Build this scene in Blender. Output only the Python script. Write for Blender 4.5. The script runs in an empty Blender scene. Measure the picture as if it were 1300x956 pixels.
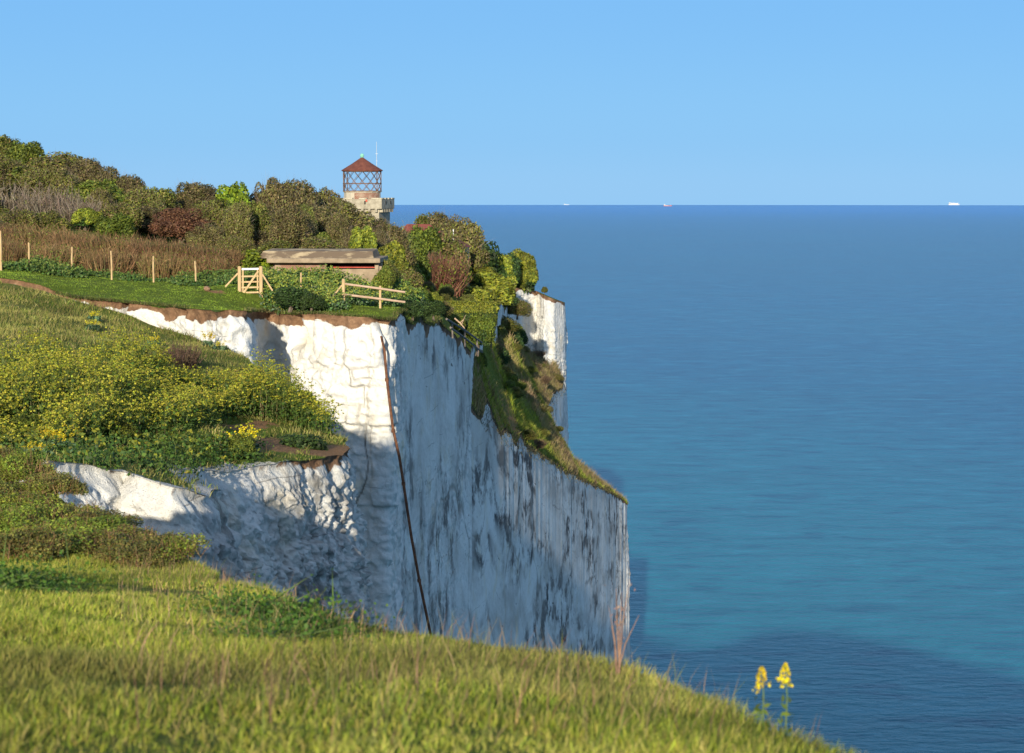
import bpy, math, random
import numpy as np
from mathutils import Vector, Matrix
from mathutils.geometry import delaunay_2d_cdt

# ------------------------------------------------------------------ camera, sky, sun, exposure
sc = bpy.context.scene
COL = sc.collection
H = 100.0                       # eye height above the sea
F = 2500.0                      # focal length in pixels of the 1300 wide photograph
PITCH = math.atan((478 - 246.0) / F)
SUN_EL, SUN_AZ = 13.0, 184.9    # degrees, azimuth clockwise from +Y: low evening sun behind the viewer's left

cam_d = bpy.data.cameras.new('camera')
cam = bpy.data.objects.new('camera', cam_d)
COL.objects.link(cam)
cam.location = (0, 0, H)
cam.rotation_euler = (math.pi / 2 - PITCH, 0, 0)
cam_d.sensor_width = 36.0
cam_d.lens = 36.0 * F / 1300.0
cam_d.clip_start = 0.5
cam_d.clip_end = 200000.0
cam_d.dof.use_dof = True
cam_d.dof.focus_distance = 115.0
cam_d.dof.aperture_fstop = 5.0
sc.camera = cam

world = bpy.data.worlds.new('World')
sc.world = world
world.use_nodes = True
wn, wl = world.node_tree.nodes, world.node_tree.links
wn.clear()
sky = wn.new('ShaderNodeTexSky')
sky.sky_type = 'NISHITA'
sky.sun_disc = False
sky.sun_elevation = math.radians(SUN_EL)
sky.sun_rotation = math.radians(SUN_AZ)
sky.altitude = 100
sky.air_density = 1.0
sky.dust_density = 0.2
sky.ozone_density = 3.0
# clear maritime air: the Nishita sky, weighed towards a clean blue gradient from horizon to zenith
tc = wn.new('ShaderNodeTexCoord')
sx = wn.new('ShaderNodeSeparateXYZ'); wl.new(tc.outputs['Generated'], sx.inputs[0])
rp = wn.new('ShaderNodeValToRGB'); rp.color_ramp.interpolation = 'EASE'
SKY_STOPS = [(0.0, (2.75, 6.2, 10.3)), (0.03, (2.35, 5.85, 10.2)), (0.10, (2.05, 5.4, 10.1)), (0.35, (3.6, 5.3, 8.4)), (1.0, (3.2, 4.3, 6.2))]
while len(rp.color_ramp.elements) < len(SKY_STOPS): rp.color_ramp.elements.new(.5)
for e_, (p_, c_) in zip(rp.color_ramp.elements, SKY_STOPS): e_.position = p_; e_.color = (*c_, 1)
wl.new(sx.outputs['Z'], rp.inputs['Fac'])
mxs = wn.new('ShaderNodeMix'); mxs.data_type = 'RGBA'; mxs.inputs['Factor'].default_value = .88
wl.new(sky.outputs[0], mxs.inputs[6]); wl.new(rp.outputs[0], mxs.inputs[7])
bg = wn.new('ShaderNodeBackground')
bg.inputs['Strength'].default_value = 0.071
wo = wn.new('ShaderNodeOutputWorld')
wl.new(mxs.outputs[2], bg.inputs['Color'])
wl.new(bg.outputs[0], wo.inputs['Surface'])

sun_d = bpy.data.lights.new('sun', 'SUN')
sun_d.energy = 4.9
sun_d.angle = math.radians(0.5)
sun_d.color = (1.0, 0.89, 0.71)
sun = bpy.data.objects.new('sun', sun_d)
COL.objects.link(sun)
_az, _el = math.radians(SUN_AZ), math.radians(SUN_EL)
to_sun = Vector((math.sin(_az) * math.cos(_el), math.cos(_az) * math.cos(_el), math.sin(_el)))
sun.rotation_euler = (-to_sun).to_track_quat('-Z', 'Y').to_euler()
sun.location = (-40, -200, 180)

sc.view_settings.view_transform = 'Standard'
sc.view_settings.look = 'None'
sc.view_settings.exposure = 0.42
sc.view_settings.gamma = 1.0
sc.view_settings.use_curve_mapping = False
sc.render.engine = 'CYCLES'
sc.cycles.max_bounces = 6
sc.cycles.diffuse_bounces = 3
sc.cycles.transparent_max_bounces = 4

rng = np.random.default_rng(7)
random.seed(7)


def P(u, v, d):
    """a pixel of the 1300 px photograph at distance d (along +Y) -> X, Y, z relative to the eye"""
    cx, cy = (u - 650) / F, -(v - 478) / F
    y = math.cos(PITCH) + cy * math.sin(PITCH)
    z = -math.sin(PITCH) + cy * math.cos(PITCH)
    return np.array([cx * d / y, d, z * d / y])


# ------------------------------------------------------------------ noise
def _h(ix, iy, iz, seed):
    n = (ix.astype(np.int64) * 374761393 + iy.astype(np.int64) * 668265263 +
         iz.astype(np.int64) * 2147483647 + seed * 1274126177) & 0xFFFFFFFF
    n = ((n ^ (n >> 13)) * 1274126177) & 0xFFFFFFFF
    n = ((n ^ (n >> 16)) * 2246822519) & 0xFFFFFFFF
    return ((n ^ (n >> 15)) & 0xFFFFFF) / float(0xFFFFFF)


def vnoise(x, y, z=None, seed=0):
    x = np.asarray(x, float); y = np.asarray(y, float)
    z = np.zeros_like(x) if z is None else np.asarray(z, float)
    ix, iy, iz = np.floor(x), np.floor(y), np.floor(z)
    fx, fy, fz = x - ix, y - iy, z - iz
    fx = fx * fx * fx * (fx * (fx * 6 - 15) + 10); fy = fy * fy * fy * (fy * (fy * 6 - 15) + 10); fz = fz * fz * (3 - 2 * fz)
    r = 0
    for a in (0, 1):
        for b in (0, 1):
            for c in (0, 1):
                w = (fx if a else 1 - fx) * (fy if b else 1 - fy) * (fz if c else 1 - fz)
                r = r + w * _h(ix + a, iy + b, iz + c, seed)
    return r * 2 - 1


def fbm(x, y, z=None, seed=0, oct=4, gain=0.5):
    s, a, f = 0, 1.0, 1.0
    for k in range(oct):
        s = s + a * vnoise(x * f, y * f, None if z is None else z * f, seed + k * 17)
        a *= gain; f *= 2.03
    return s


# ------------------------------------------------------------------ object helpers
def mesh_np(name, verts, faces, mat=None, parent=None, attrs=None, smooth=False, link=True):
    """verts (n,3); faces: list of (m,k) index arrays"""
    me = bpy.data.meshes.new(name)
    verts = np.asarray(verts, np.float32)
    faces = [np.asarray(f, np.int32) for f in faces if len(f)]
    me.vertices.add(len(verts))
    me.vertices.foreach_set('co', verts.ravel())
    loops = np.concatenate([f.ravel() for f in faces])
    tot = np.concatenate([np.full(len(f), f.shape[1], np.int32) for f in faces])
    start = np.concatenate([[0], np.cumsum(tot)[:-1]]).astype(np.int32)
    me.loops.add(len(loops)); me.loops.foreach_set('vertex_index', loops)
    me.polygons.add(len(tot)); me.polygons.foreach_set('loop_start', start); me.polygons.foreach_set('loop_total', tot)
    if smooth:
        me.polygons.foreach_set('use_smooth', np.ones(len(tot), bool))
    for k, a in (attrs or {}).items():
        a = np.asarray(a, np.float32)
        if a.ndim == 1:
            at = me.attributes.new(k, 'FLOAT', 'POINT'); at.data.foreach_set('value', a)
        elif a.shape[1] == 3:
            at = me.attributes.new(k, 'FLOAT_VECTOR', 'POINT'); at.data.foreach_set('vector', a.ravel())
        else:
            at = me.attributes.new(k, 'FLOAT_COLOR', 'POINT'); at.data.foreach_set('color', a.ravel())
    me.update(calc_edges=True)
    me.validate()
    if mat: me.materials.append(mat)
    if not link: return me
    return obj(name, me, parent)


def obj(name, me, parent=None):
    o = bpy.data.objects.new(name, me)
    COL.objects.link(o)
    if parent is not None: o.parent = parent
    return o


def tag(o, label=None, cat=None, group=None, kind=None):
    if label: o['label'] = label
    if cat: o['category'] = cat
    if group: o['group'] = group
    if kind: o['kind'] = kind
    return o


def empty(name, loc, rz=0):
    o = bpy.data.objects.new(name, None)
    COL.objects.link(o)
    o.location = loc; o.rotation_euler = (0, 0, rz)
    o.empty_display_size = 0.3
    return o


class MB:
    """collects simple solids into one mesh"""
    def __init__(s): s.v, s.f = [], []

    def box(s, c, d, rot=None):
        c = Vector(c); n = len(s.v)
        for x in (-.5, .5):
            for y in (-.5, .5):
                for z in (-.5, .5):
                    p = Vector((x * d[0], y * d[1], z * d[2]))
                    if rot is not None: p = rot @ p
                    s.v.append(tuple(c + p))
        for q in ((0, 1, 3, 2), (4, 6, 7, 5), (0, 4, 5, 1), (2, 3, 7, 6), (0, 2, 6, 4), (1, 5, 7, 3)):
            s.f.append(tuple(n + i for i in q))

    def bar(s, a, b, w, h=None, jitter=0):
        a, b = Vector(a), Vector(b); h = h or w
        q = (b - a).to_track_quat('X', 'Z').to_matrix()
        s.box((a + b) / 2, ((b - a).length, w, h), q)

    def tube(s, pts, rads, seg=8, cap=True):
        pts = [Vector(p) for p in pts]; n0 = len(s.v)
        for i, p in enumerate(pts):
            t = (pts[min(i + 1, len(pts) - 1)] - pts[max(i - 1, 0)]).normalized()
            up = Vector((0, 0, 1)) if abs(t.z) < .9 else Vector((1, 0, 0))
            x = t.cross(up).normalized(); y = x.cross(t)
            for k in range(seg):
                a = 2 * math.pi * k / seg
                s.v.append(tuple(p + (x * math.cos(a) + y * math.sin(a)) * rads[i]))
        for i in range(len(pts) - 1):
            for k in range(seg):
                a = n0 + i * seg + k; b = n0 + i * seg + (k + 1) % seg
                s.f.append((a, b, b + seg, a + seg))
        if cap:
            s.f.append(tuple(n0 + k for k in range(seg))[::-1])
            s.f.append(tuple(n0 + (len(pts) - 1) * seg + k for k in range(seg)))

    def lathe(s, prof, seg=24, c=(0, 0, 0)):
        n0 = len(s.v)
        for r, z in prof:
            for k in range(seg):
                a = 2 * math.pi * k / seg
                s.v.append((c[0] + r * math.cos(a), c[1] + r * math.sin(a), c[2] + z))
        for i in range(len(prof) - 1):
            for k in range(seg):
                a = n0 + i * seg + k; b = n0 + i * seg + (k + 1) % seg
                s.f.append((a, b, b + seg, a + seg))
        s.f.append(tuple(n0 + k for k in range(seg))[::-1])
        s.f.append(tuple(n0 + (len(prof) - 1) * seg + k for k in range(seg)))

    def prism(s, outline, z0, z1):
        n0 = len(s.v); n = len(outline)
        for z in (z0, z1):
            for x, y in outline: s.v.append((x, y, z))
        for k in range(n):
            s.f.append((n0 + k, n0 + (k + 1) % n, n0 + n + (k + 1) % n, n0 + n + k))
        s.f.append(tuple(n0 + k for k in range(n))[::-1]); s.f.append(tuple(n0 + n + k for k in range(n)))

    def build(s, name, mat, parent=None, bevel=0, smooth=False):
        me = bpy.data.meshes.new(name)
        me.from_pydata(s.v, [], s.f); me.update()
        if smooth:
            for p in me.polygons: p.use_smooth = True
        me.materials.append(mat)
        o = obj(name, me, parent)
        if bevel:
            m = o.modifiers.new('bevel', 'BEVEL'); m.width = bevel; m.segments = 2; m.limit_method = 'ANGLE'
        return o


# ------------------------------------------------------------------ materials
class NT:
    def __init__(s, name):
        s.m = bpy.data.materials.new(name); s.m.use_nodes = True
        s.t = s.m.node_tree; s.t.nodes.clear()
        s.out = s.n('ShaderNodeOutputMaterial')

    def n(s, typ, **kw):
        nd = s.t.nodes.new(typ)
        for k, v in kw.items(): setattr(nd, k, v)
        return nd

    def set(s, sock, v):
        if isinstance(v, bpy.types.NodeSocket): s.t.links.new(v, sock)
        elif isinstance(v, (tuple, list)) and len(v) == 3 and sock.type == 'RGBA': sock.default_value = (*v, 1)
        else: sock.default_value = v

    def noise(s, vec, scale, detail=4, rough=.55, dist=0):
        nd = s.n('ShaderNodeTexNoise')
        s.set(nd.inputs['Vector'], vec); nd.inputs['Scale'].default_value = scale
        nd.inputs['Detail'].default_value = detail; nd.inputs['Roughness'].default_value = rough
        nd.inputs['Distortion'].default_value = dist
        return nd.outputs['Fac']

    def ramp(s, fac, stops, interp='LINEAR'):
        nd = s.n('ShaderNodeValToRGB'); nd.color_ramp.interpolation = interp
        e = nd.color_ramp.elements
        while len(e) < len(stops): e.new(.5)
        for i, (p, c) in enumerate(stops):
            e[i].position = p; e[i].color = (*c, 1) if isinstance(c, (tuple, list)) else (c, c, c, 1)
        s.set(nd.inputs['Fac'], fac)
        return nd.outputs['Color']

    def mix(s, fac, a, b, blend='MIX'):
        nd = s.n('ShaderNodeMix', data_type='RGBA', blend_type=blend)
        s.set(nd.inputs['Factor'], fac); s.set(nd.inputs['A'], a) if False else s.set(nd.inputs[6], a); s.set(nd.inputs[7], b)
        return nd.outputs[2]

    def math(s, op, a, b=0.0, clamp=False):
        nd = s.n('ShaderNodeMath', operation=op, use_clamp=clamp)
        s.set(nd.inputs[0], a); s.set(nd.inputs[1], b)
        return nd.outputs[0]

    def attr(s, name, out='Fac'):
        nd = s.n('ShaderNodeAttribute'); nd.attribute_name = name
        return nd.outputs[out]

    def mapping(s, vec, scale):
        nd = s.n('ShaderNodeMapping'); s.set(nd.inputs['Vector'], vec); nd.inputs['Scale'].default_value = scale
        return nd.outputs[0]

    def bump(s, h, strength=.5, dist=.05, normal=None):
        nd = s.n('ShaderNodeBump'); s.set(nd.inputs['Height'], h)
        nd.inputs['Strength'].default_value = strength; nd.inputs['Distance'].default_value = dist
        if normal is not None: s.set(nd.inputs['Normal'], normal)
        return nd.outputs[0]

    def principled(s, color, rough=.8, normal=None, spec=.3, **kw):
        nd = s.n('ShaderNodeBsdfPrincipled')
        s.set(nd.inputs['Base Color'], color); s.set(nd.inputs['Roughness'], rough)
        nd.inputs['Specular IOR Level'].default_value = spec
        if normal is not None: s.set(nd.inputs['Normal'], normal)
        for k, v in kw.items(): s.set(nd.inputs[k], v)
        s.t.links.new(nd.outputs[0], s.out.inputs[0])
        return nd

    def geo(s): return s.n('ShaderNodeNewGeometry').outputs['Position']
    def tex(s, which='Object'): return s.n('ShaderNodeTexCoord').outputs[which]


def mat_simple(name, c, c2=None, rough=.8, scale=6, bump=.3, dist=.02, spec=.3, metallic=0, stretch=(1, 1, 1), lo=.35, hi=.65):
    t = NT(name); co = t.mapping(t.tex(), stretch)
    n = t.noise(co, scale, 5, .6)
    col = t.ramp(n, [(lo, c), (hi, c2 or c)])
    t.principled(col, rough, t.bump(n, bump, dist), spec, Metallic=metallic)
    return t.m


def mat_chalk():
    t = NT('chalk')
    st = t.attr('st', 'Vector'); pos = t.geo()
    soil, dirty = t.attr('soil'), t.attr('dirty')
    patch = t.noise(pos, .45, 4, .6)
    fine = t.noise(pos, 3.2, 6, .65)
    col = t.ramp(patch, [(.36, (.72, .715, .68)), (.56, (.70, .69, .64)), (.74, (.65, .58, .44))])
    col = t.mix(t.ramp(fine, [(.30, .55), (.47, 0)]), col, (.50, .47, .41))
    # dark algae streaks that run down the face
    s1 = t.noise(t.mapping(st, (1.3, .30, 1)), 1.0, 7, .68, .12)
    s2 = t.noise(t.mapping(st, (.30, .10, 1)), 1.0, 4, .55, .15)
    streak = t.math('MULTIPLY', t.ramp(s1, [(.48, 0), (.58, 1)]), t.ramp(s2, [(.42, 0), (.54, 1)]))
    col = t.mix(t.math('MULTIPLY', streak, t.math('MULTIPLY', dirty, 1.15), True), col, (.075, .07, .068))
    film = t.noise(t.mapping(st, (.5, .22, 1)), 1.0, 6, .65, .15)
    col = t.mix(t.math('MULTIPLY', t.ramp(film, [(.42, 0), (.66, .75)]), dirty, True), col, (.36, .33, .29))
    # beds of flint: thin broken dark lines along the strata
    sep = t.n('ShaderNodeSeparateXYZ'); t.set(sep.inputs[0], pos)
    warp = t.math('MULTIPLY', t.noise(pos, .25, 3, .5), .8)
    bed = t.math('FRACT', t.math('MULTIPLY', t.math('ADD', sep.outputs[2], warp), .48))
    line = t.ramp(bed, [(.0, 1), (.022, 0)])
    brk = t.ramp(t.noise(t.mapping(st, (.35, 1.2, 1)), 1.0, 4, .6), [(.52, 0), (.56, 1)])
    col = t.mix(t.math('MULTIPLY', t.math('MULTIPLY', line, brk), .8), col, (.10, .09, .08))
    spots = t.ramp(t.noise(t.mapping(st, (1.1, 1.6, 1)), 1.6, 3, .5), [(.70, 0), (.74, 1)])  # dark spots stand in for shaded holes in the face
    col = t.mix(t.math('MULTIPLY', spots, t.math('MULTIPLY', dirty, .9), True), col, (.055, .05, .045))
    pit_shade = t.ramp(t.noise(pos, 5.5, 3, .6), [(.66, 0), (.72, .75)])  # dark specks of colour stand in for shaded pits
    col = t.mix(t.math('MULTIPLY', pit_shade, t.ramp(t.noise(pos, .8, 3, .5), [(.42, 0), (.6, 1)])), col, (.16, .14, .115))
    col = t.mix(t.math('MULTIPLY', t.attr('crack_shade'), .7, True), col, (.20, .175, .14))
    sn = t.noise(pos, 2.2, 5, .7)
    scol = t.ramp(sn, [(.3, (.10, .058, .035)), (.5, (.20, .115, .065)), (.72, (.34, .21, .12))])
    sedge = t.math('ADD', soil, t.math('MULTIPLY', t.math('SUBTRACT', fine, .5), .9))
    sf = t.ramp(sedge, [(.42, 0), (.56, 1)])
    col = t.mix(sf, col, scol)
    rg = t.attr('rug')
    b = t.bump(fine, .9, .12); b.node.inputs['Strength'].default_value = .9; t.set(b.node.inputs['Strength'], t.math('MULTIPLY', rg, .9))
    b = t.bump(t.noise(pos, 11, 5, .7), .8, .05, b); t.set(b.node.inputs['Strength'], t.math('MULTIPLY', rg, .8))
    t.principled(col, .92, b, .15)
    return t.m


def mat_ground():
    t = NT('grassland')
    pos = t.geo()
    chalk, soil, dry = t.attr('chalk'), t.attr('soil'), t.attr('dry')
    n1 = t.noise(pos, .35, 4, .6); n2 = t.noise(pos, 2.6, 6, .7); n3 = t.noise(pos, 14, 4, .7)
    green = t.ramp(n2, [(.3, (.065, .10, .012)), (.52, (.12, .17, .018)), (.7, (.17, .20, .028))])
    straw = t.ramp(n3, [(.3, (.085, .075, .025)), (.7, (.19, .155, .065))])
    df = t.math('ADD', dry, t.math('MULTIPLY', t.math('SUBTRACT', n1, .5), 1.6), True)
    df = t.math('MULTIPLY', df, t.ramp(n2, [(.3, .5), (.7, 1)]), True)
    col = t.mix(df, green, straw)
    sm = t.ramp(t.math('ADD', soil, t.math('MULTIPLY', t.math('SUBTRACT', n2, .5), 1.2)), [(.42, 0), (.58, 1)])
    col = t.mix(sm, col, t.ramp(n3, [(.3, (.19, .10, .045)), (.7, (.40, .23, .115))]))
    cm = t.ramp(t.math('ADD', chalk, t.math('MULTIPLY', t.math('SUBTRACT', n2, .5), 1.1)), [(.46, 0), (.56, 1)])
    ch = t.ramp(n3, [(.32, (.36, .32, .25)), (.5, (.60, .575, .52)), (.7, (.68, .67, .62))])
    col = t.mix(cm, col, ch)
    b = t.bump(n2, .8, .25); b = t.bump(n3, .8, .08, b)
    t.principled(col, .95, b, .1)
    return t.m


def mat_leaf():
    t = NT('foliage')
    c = t.attr('col', 'Color')
    oi = t.n('ShaderNodeObjectInfo')
    hs = t.n('ShaderNodeHueSaturation')
    t.set(hs.inputs['Color'], c)
    t.set(hs.inputs['Hue'], t.math('ADD', .49, t.math('MULTIPLY', oi.outputs['Random'], .02)))
    t.set(hs.inputs['Value'], t.math('ADD', .85, t.math('MULTIPLY', oi.outputs['Random'], .3)))
    p = t.n('ShaderNodeBsdfPrincipled')
    t.set(p.inputs['Base Color'], hs.outputs[0]); p.inputs['Roughness'].default_value = .6
    p.inputs['Specular IOR Level'].default_value = .25
    tr = t.n('ShaderNodeBsdfTranslucent'); t.set(tr.inputs['Color'], hs.outputs[0])
    mx = t.n('ShaderNodeMixShader'); mx.inputs[0].default_value = .22
    t.t.links.new(p.outputs[0], mx.inputs[1]); t.t.links.new(tr.outputs[0], mx.inputs[2])
    t.t.links.new(mx.outputs[0], t.out.inputs[0])
    return t.m


def mat_sea():
    t = NT('sea_water')
    pos = t.geo()
    sep = t.n('ShaderNodeSeparateXYZ'); t.set(sep.inputs[0], pos)
    # milky chalk water close to the coast, deeper blue farther out
    far = t.n('ShaderNodeMapRange', interpolation_type='SMOOTHSTEP')
    t.set(far.inputs[0], t.math('ADD', sep.outputs[1], t.math('MULTIPLY', sep.outputs[0], 1.6)))
    far.inputs[1].default_value = 380; far.inputs[2].default_value = 1500
    wob = t.noise(t.mapping(pos, (.0022, .0012, 1)), 1.0, 4, .55)
    f = t.math('ADD', far.outputs[0], t.math('MULTIPLY', t.math('SUBTRACT', wob, .5), .9), True)
    col = t.mix(f, (.016, .190, .255), (.009, .115, .225))
    off = t.n('ShaderNodeMapRange', interpolation_type='SMOOTHSTEP'); t.set(off.inputs[0], sep.outputs[1])
    off.inputs[1].default_value = 2500; off.inputs[2].default_value = 16000
    col = t.mix(off.outputs[0], col, (.010, .18, .58))  # brighter blue toward the horizon, painted in for distance haze
    streak = t.noise(t.mapping(pos, (.0016, .012, 1)), 1.0, 5, .6)
    col = t.mix(t.ramp(streak, [(.38, .22), (.6, 0)]), col, (.015, .08, .13))
    chop = t.noise(t.mapping(pos, (.05, .11, 1)), 1.0, 6, .68, .4)  # light and dark sides of the waves, put into the colour
    col = t.mix(t.ramp(chop, [(.34, .6), (.5, 0)]), col, (.004, .05, .125))
    col = t.mix(t.ramp(chop, [(.54, 0), (.68, .35)]), col, (.045, .29, .42))
    w1 = t.noise(t.mapping(pos, (.16, .34, 1)), 1.0, 5, .62, .3)
    w2 = t.noise(t.mapping(pos, (.03, .07, 1)), 1.0, 3, .55)
    b = t.bump(w2, .25, 2.0)
    b = t.bump(w1, 1.0, 1.6, b)
    t.principled(col, .22, b, .32, IOR=1.33)
    return t.m


M = {
    'chalk': mat_chalk(), 'ground': mat_ground(), 'leaf': mat_leaf(), 'sea': mat_sea(),
    'bark': mat_simple('bark', (.10, .075, .055), (.19, .15, .11), .9, 9, .6, .02, stretch=(1, 1, .25)),
    'wood': mat_simple('new_softwood', (.40, .265, .125), (.58, .42, .225), .75, 5, .4, .01, stretch=(3, 3, .4)),
    'rail': mat_simple('rail_wood', (.36, .235, .15), (.53, .385, .27), .8, 5, .4, .01, stretch=(.4, 3, 3)),
    'pale': mat_simple('galvanised_rail', (.62, .62, .60), (.72, .72, .70), .5, 8, .1, .005),
    'oldwood': mat_simple('weathered_wood', (.10, .085, .075), (.22, .19, .165), .9, 6, .5, .02),
    'rust': mat_simple('rusty_iron', (.075, .032, .018), (.19, .085, .042), .9, 5, .5, .01),
    'lattice': mat_simple('rusted_glazing_bars', (.09, .055, .042), (.22, .13, .085), .8, 2.5, .3, .01),
    'roof': mat_simple('red_oxide_roof', (.125, .040, .026), (.20, .068, .042), .8, 1.8, .3, .02),
    'tile': mat_simple('red_tiles', (.13, .036, .03), (.22, .065, .05), .85, 3.0, .6, .04),
    'verdigris': mat_simple('verdigris_copper', (.16, .46, .34), (.26, .58, .44), .6, 6, .2, .01),
    'stone': mat_simple('tower_stone', (.25, .22, .16), (.42, .38, .29), .9, 1.6, .5, .03),
    'stone_lip': mat_simple('lichen_coping', (.34, .30, .21), (.50, .46, .36), .9, 3, .5, .03),
    'render': mat_simple('stained_render', (.40, .35, .26), (.52, .47, .37), .85, 1.0, .3, .02),
    'concrete': mat_simple('old_concrete', (.19, .145, .095), (.36, .28, .19), .92, 1.6, .6, .03),
    'roofslab': mat_simple('weathered_roof_slab', (.20, .14, .085), (.55, .42, .24), .92, 1.3, .6, .03, stretch=(.7, .5, 2), lo=.50, hi=.62),
    'dark': mat_simple('interior_shade', (.02, .018, .016), (.03, .026, .022), .95, 3, .1),  # near-black colour stands in for the shade inside openings
    'shippaint': mat_simple('hazed_ship_paint', (.42, .46, .50), (.52, .55, .57), .6, .05, .05),  # pale paint dimmed and greyed for distance haze on the ships
    'white': mat_simple('white_paint', (.78, .78, .76), (.82, .82, .80), .5, 3, .05),
    'shiphull': mat_simple('red_hull_paint', (.38, .10, .07), (.45, .14, .10), .6, .05, .05),
    'cargo': mat_simple('painted_containers', (.50, .47, .42), (.72, .70, .66), .6, .08, .05),
    'red': mat_simple('red_paint', (.40, .05, .03), (.5, .08, .05), .6, 3, .1),
}


def mat_brick():
    t = NT('red_brick')
    b = t.n('ShaderNodeTexBrick')
    t.set(b.inputs['Vector'], t.mapping(t.tex(), (1, 1, 1)))
    b.inputs['Scale'].default_value = 4.4
    b.inputs['Color1'].default_value = (.25, .11, .07, 1); b.inputs['Color2'].default_value = (.19, .085, .055, 1)
    b.inputs['Mortar'].default_value = (.40, .33, .26, 1); b.inputs['Mortar Size'].default_value = .018
    rot = t.n('ShaderNodeMapping'); t.set(rot.inputs['Vector'], t.tex()); rot.inputs['Rotation'].default_value = (math.radians(90), 0, 0)
    t.set(b.inputs['Vector'], rot.outputs[0])
    n = t.noise(t.tex(), 1.8, 4, .6)
    t.principled(t.mix(t.ramp(n, [(.45, 0), (.65, .6)]), b.outputs[0], (.42, .34, .25)), .9, t.bump(b.outputs[1], -.3, .01), .2)
    return t.m


M['brick'] = mat_brick()

# ------------------------------------------------------------------ land: height fields
class TPS:
    def __init__(s, pts, smooth=0.02):
        pts = np.array(pts, float); s.x = pts[:, :2] / 50.0; n = len(pts)
        K = s._phi(s.x, s.x) + np.eye(n) * smooth * 0.01
        A = np.zeros((n + 3, n + 3)); A[:n, :n] = K
        A[:n, n:] = np.c_[np.ones(n), s.x]; A[n:, :n] = A[:n, n:].T
        s.w = np.linalg.solve(A, np.r_[pts[:, 2], 0, 0, 0])

    @staticmethod
    def _phi(a, b):
        r2 = ((a[:, None, :] - b[None, :, :]) ** 2).sum(-1)
        return 0.5 * r2 * np.log(r2 + 1e-9)

    def __call__(s, x, y):
        q = np.c_[np.ravel(x), np.ravel(y)] / 50.0
        out = np.empty(len(q))
        for i in range(0, len(q), 20000):
            c = q[i:i + 20000]
            out[i:i + 20000] = s._phi(c, s.x) @ s.w[:-3] + s.w[-3] + c @ s.w[-2:]
        return out.reshape(np.shape(x))


def along(edge, step=5.0):
    """extra height controls along an outline, so that its top runs straight between the given points"""
    out = []
    for (a, ka), (b, kb) in zip(edge, edge[1:]):
        if ka.get('r', 9) > .5 or kb.get('r', 9) > .5: continue
        n = int(np.linalg.norm(b[:2] - a[:2]) / step)
        for i in range(1, n + 1): out.append(a + (b - a) * i / (n + 1))
    return out


# near land: the viewer's grassy edge (A), shrub slope (B), chalk outcrop (C), flowery ledge (D) and slope (E)
def E(u, v, d, **k): return (P(u, v, d), k)
def X(x, y, z, **k): return (np.array([x, y, z], float), k)


N_EDGE = [
    X(95, -150, -3), X(92, -60, -3), X(76, -28, -2.6), X(64, -10, -2.5), X(46, 16, -2.5), X(32, 27, -2.6), X(20, 27, -2.7), X(12, 10, -2.7), X(5, 4.5, -2.4),  # unseen headland right of the viewer, shaped to throw shade on the sea
    E(1100, 1000, 7.5, r=.3), E(1000, 945, 8.5, r=.3), E(900, 892, 9.5, r=.3), E(800, 850, 10.5, r=.3), E(700, 830, 11.5, r=.3), E(600, 812, 12.5, r=.3),
    E(500, 802, 13.5, r=.3), E(400, 774, 15, r=.3), E(300, 746, 17, r=.3), E(284, 740, 18, r=.3), E(274, 728, 20.3, r=.3),
    E(205, 704, 22.8, r=.3), E(130, 672, 25.3, r=.3), E(48, 620, 29, r=.3), E(0, 607, 30, r=.3), E(-60, 602, 31, r=.5), E(-125, 602, 33, r=.5),   # back of the shrub slope
    E(-125, 592, 38.5, r=.3), E(-60, 590, 39.3, r=.2, c=.5, lean=.2), E(0, 588, 39.8, r=.15, c=.6, lean=.25),
    E(60, 586, 40, r=.06, c=.7, lean=.25, dirt=.10), E(120, 592, 42, r=.06, c=.7, lean=.3, dirt=.10), E(158, 600, 43, r=.06, c=.7, lean=.35, dirt=.1),
    E(163, 605, 42.6, r=.06, c=.7, lean=.35, dirt=.1), E(215, 616, 42.2, r=.06, c=.7, lean=.35, dirt=.15), E(268, 630, 43.5, r=.06, c=.7, lean=.3, dirt=.3),
    E(276, 624, 46, r=.15, c=1, lean=.15, dirt=.6), E(250, 600, 52, r=.15, c=1, lean=.25, dirt=.5),
    E(235, 588, 55, r=.06, c=.7, lean=.3, dirt=.35), E(280, 594, 56.5, r=.06, c=.9, lean=.3, dirt=.5), E(340, 592, 59, r=.06, c=.6, lean=.22, dirt=.6),
    E(400, 588, 62, r=.06, c=.15, lean=.16, dirt=.6), E(436, 582, 64, r=.06, c=.15, lean=.12, dirt=.5), E(446, 572, 66.5, r=.15, lean=.1, dirt=.4),
    E(438, 556, 69.5, r=.4), E(400, 525, 75, r=.4), E(360, 490, 81, r=.4), E(310, 455, 88, r=.4), E(288, 441, 92, r=.4), E(200, 412, 96.0, r=.5), E(100, 384, 97.5, r=.5),
    E(40, 368, 99.5, r=.8), E(0, 356, 101, r=1), E(-100, 350, 103), X(-60, 106, -4.3), X(-200, 112, -3), X(-200, -150, 2),
]
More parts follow.
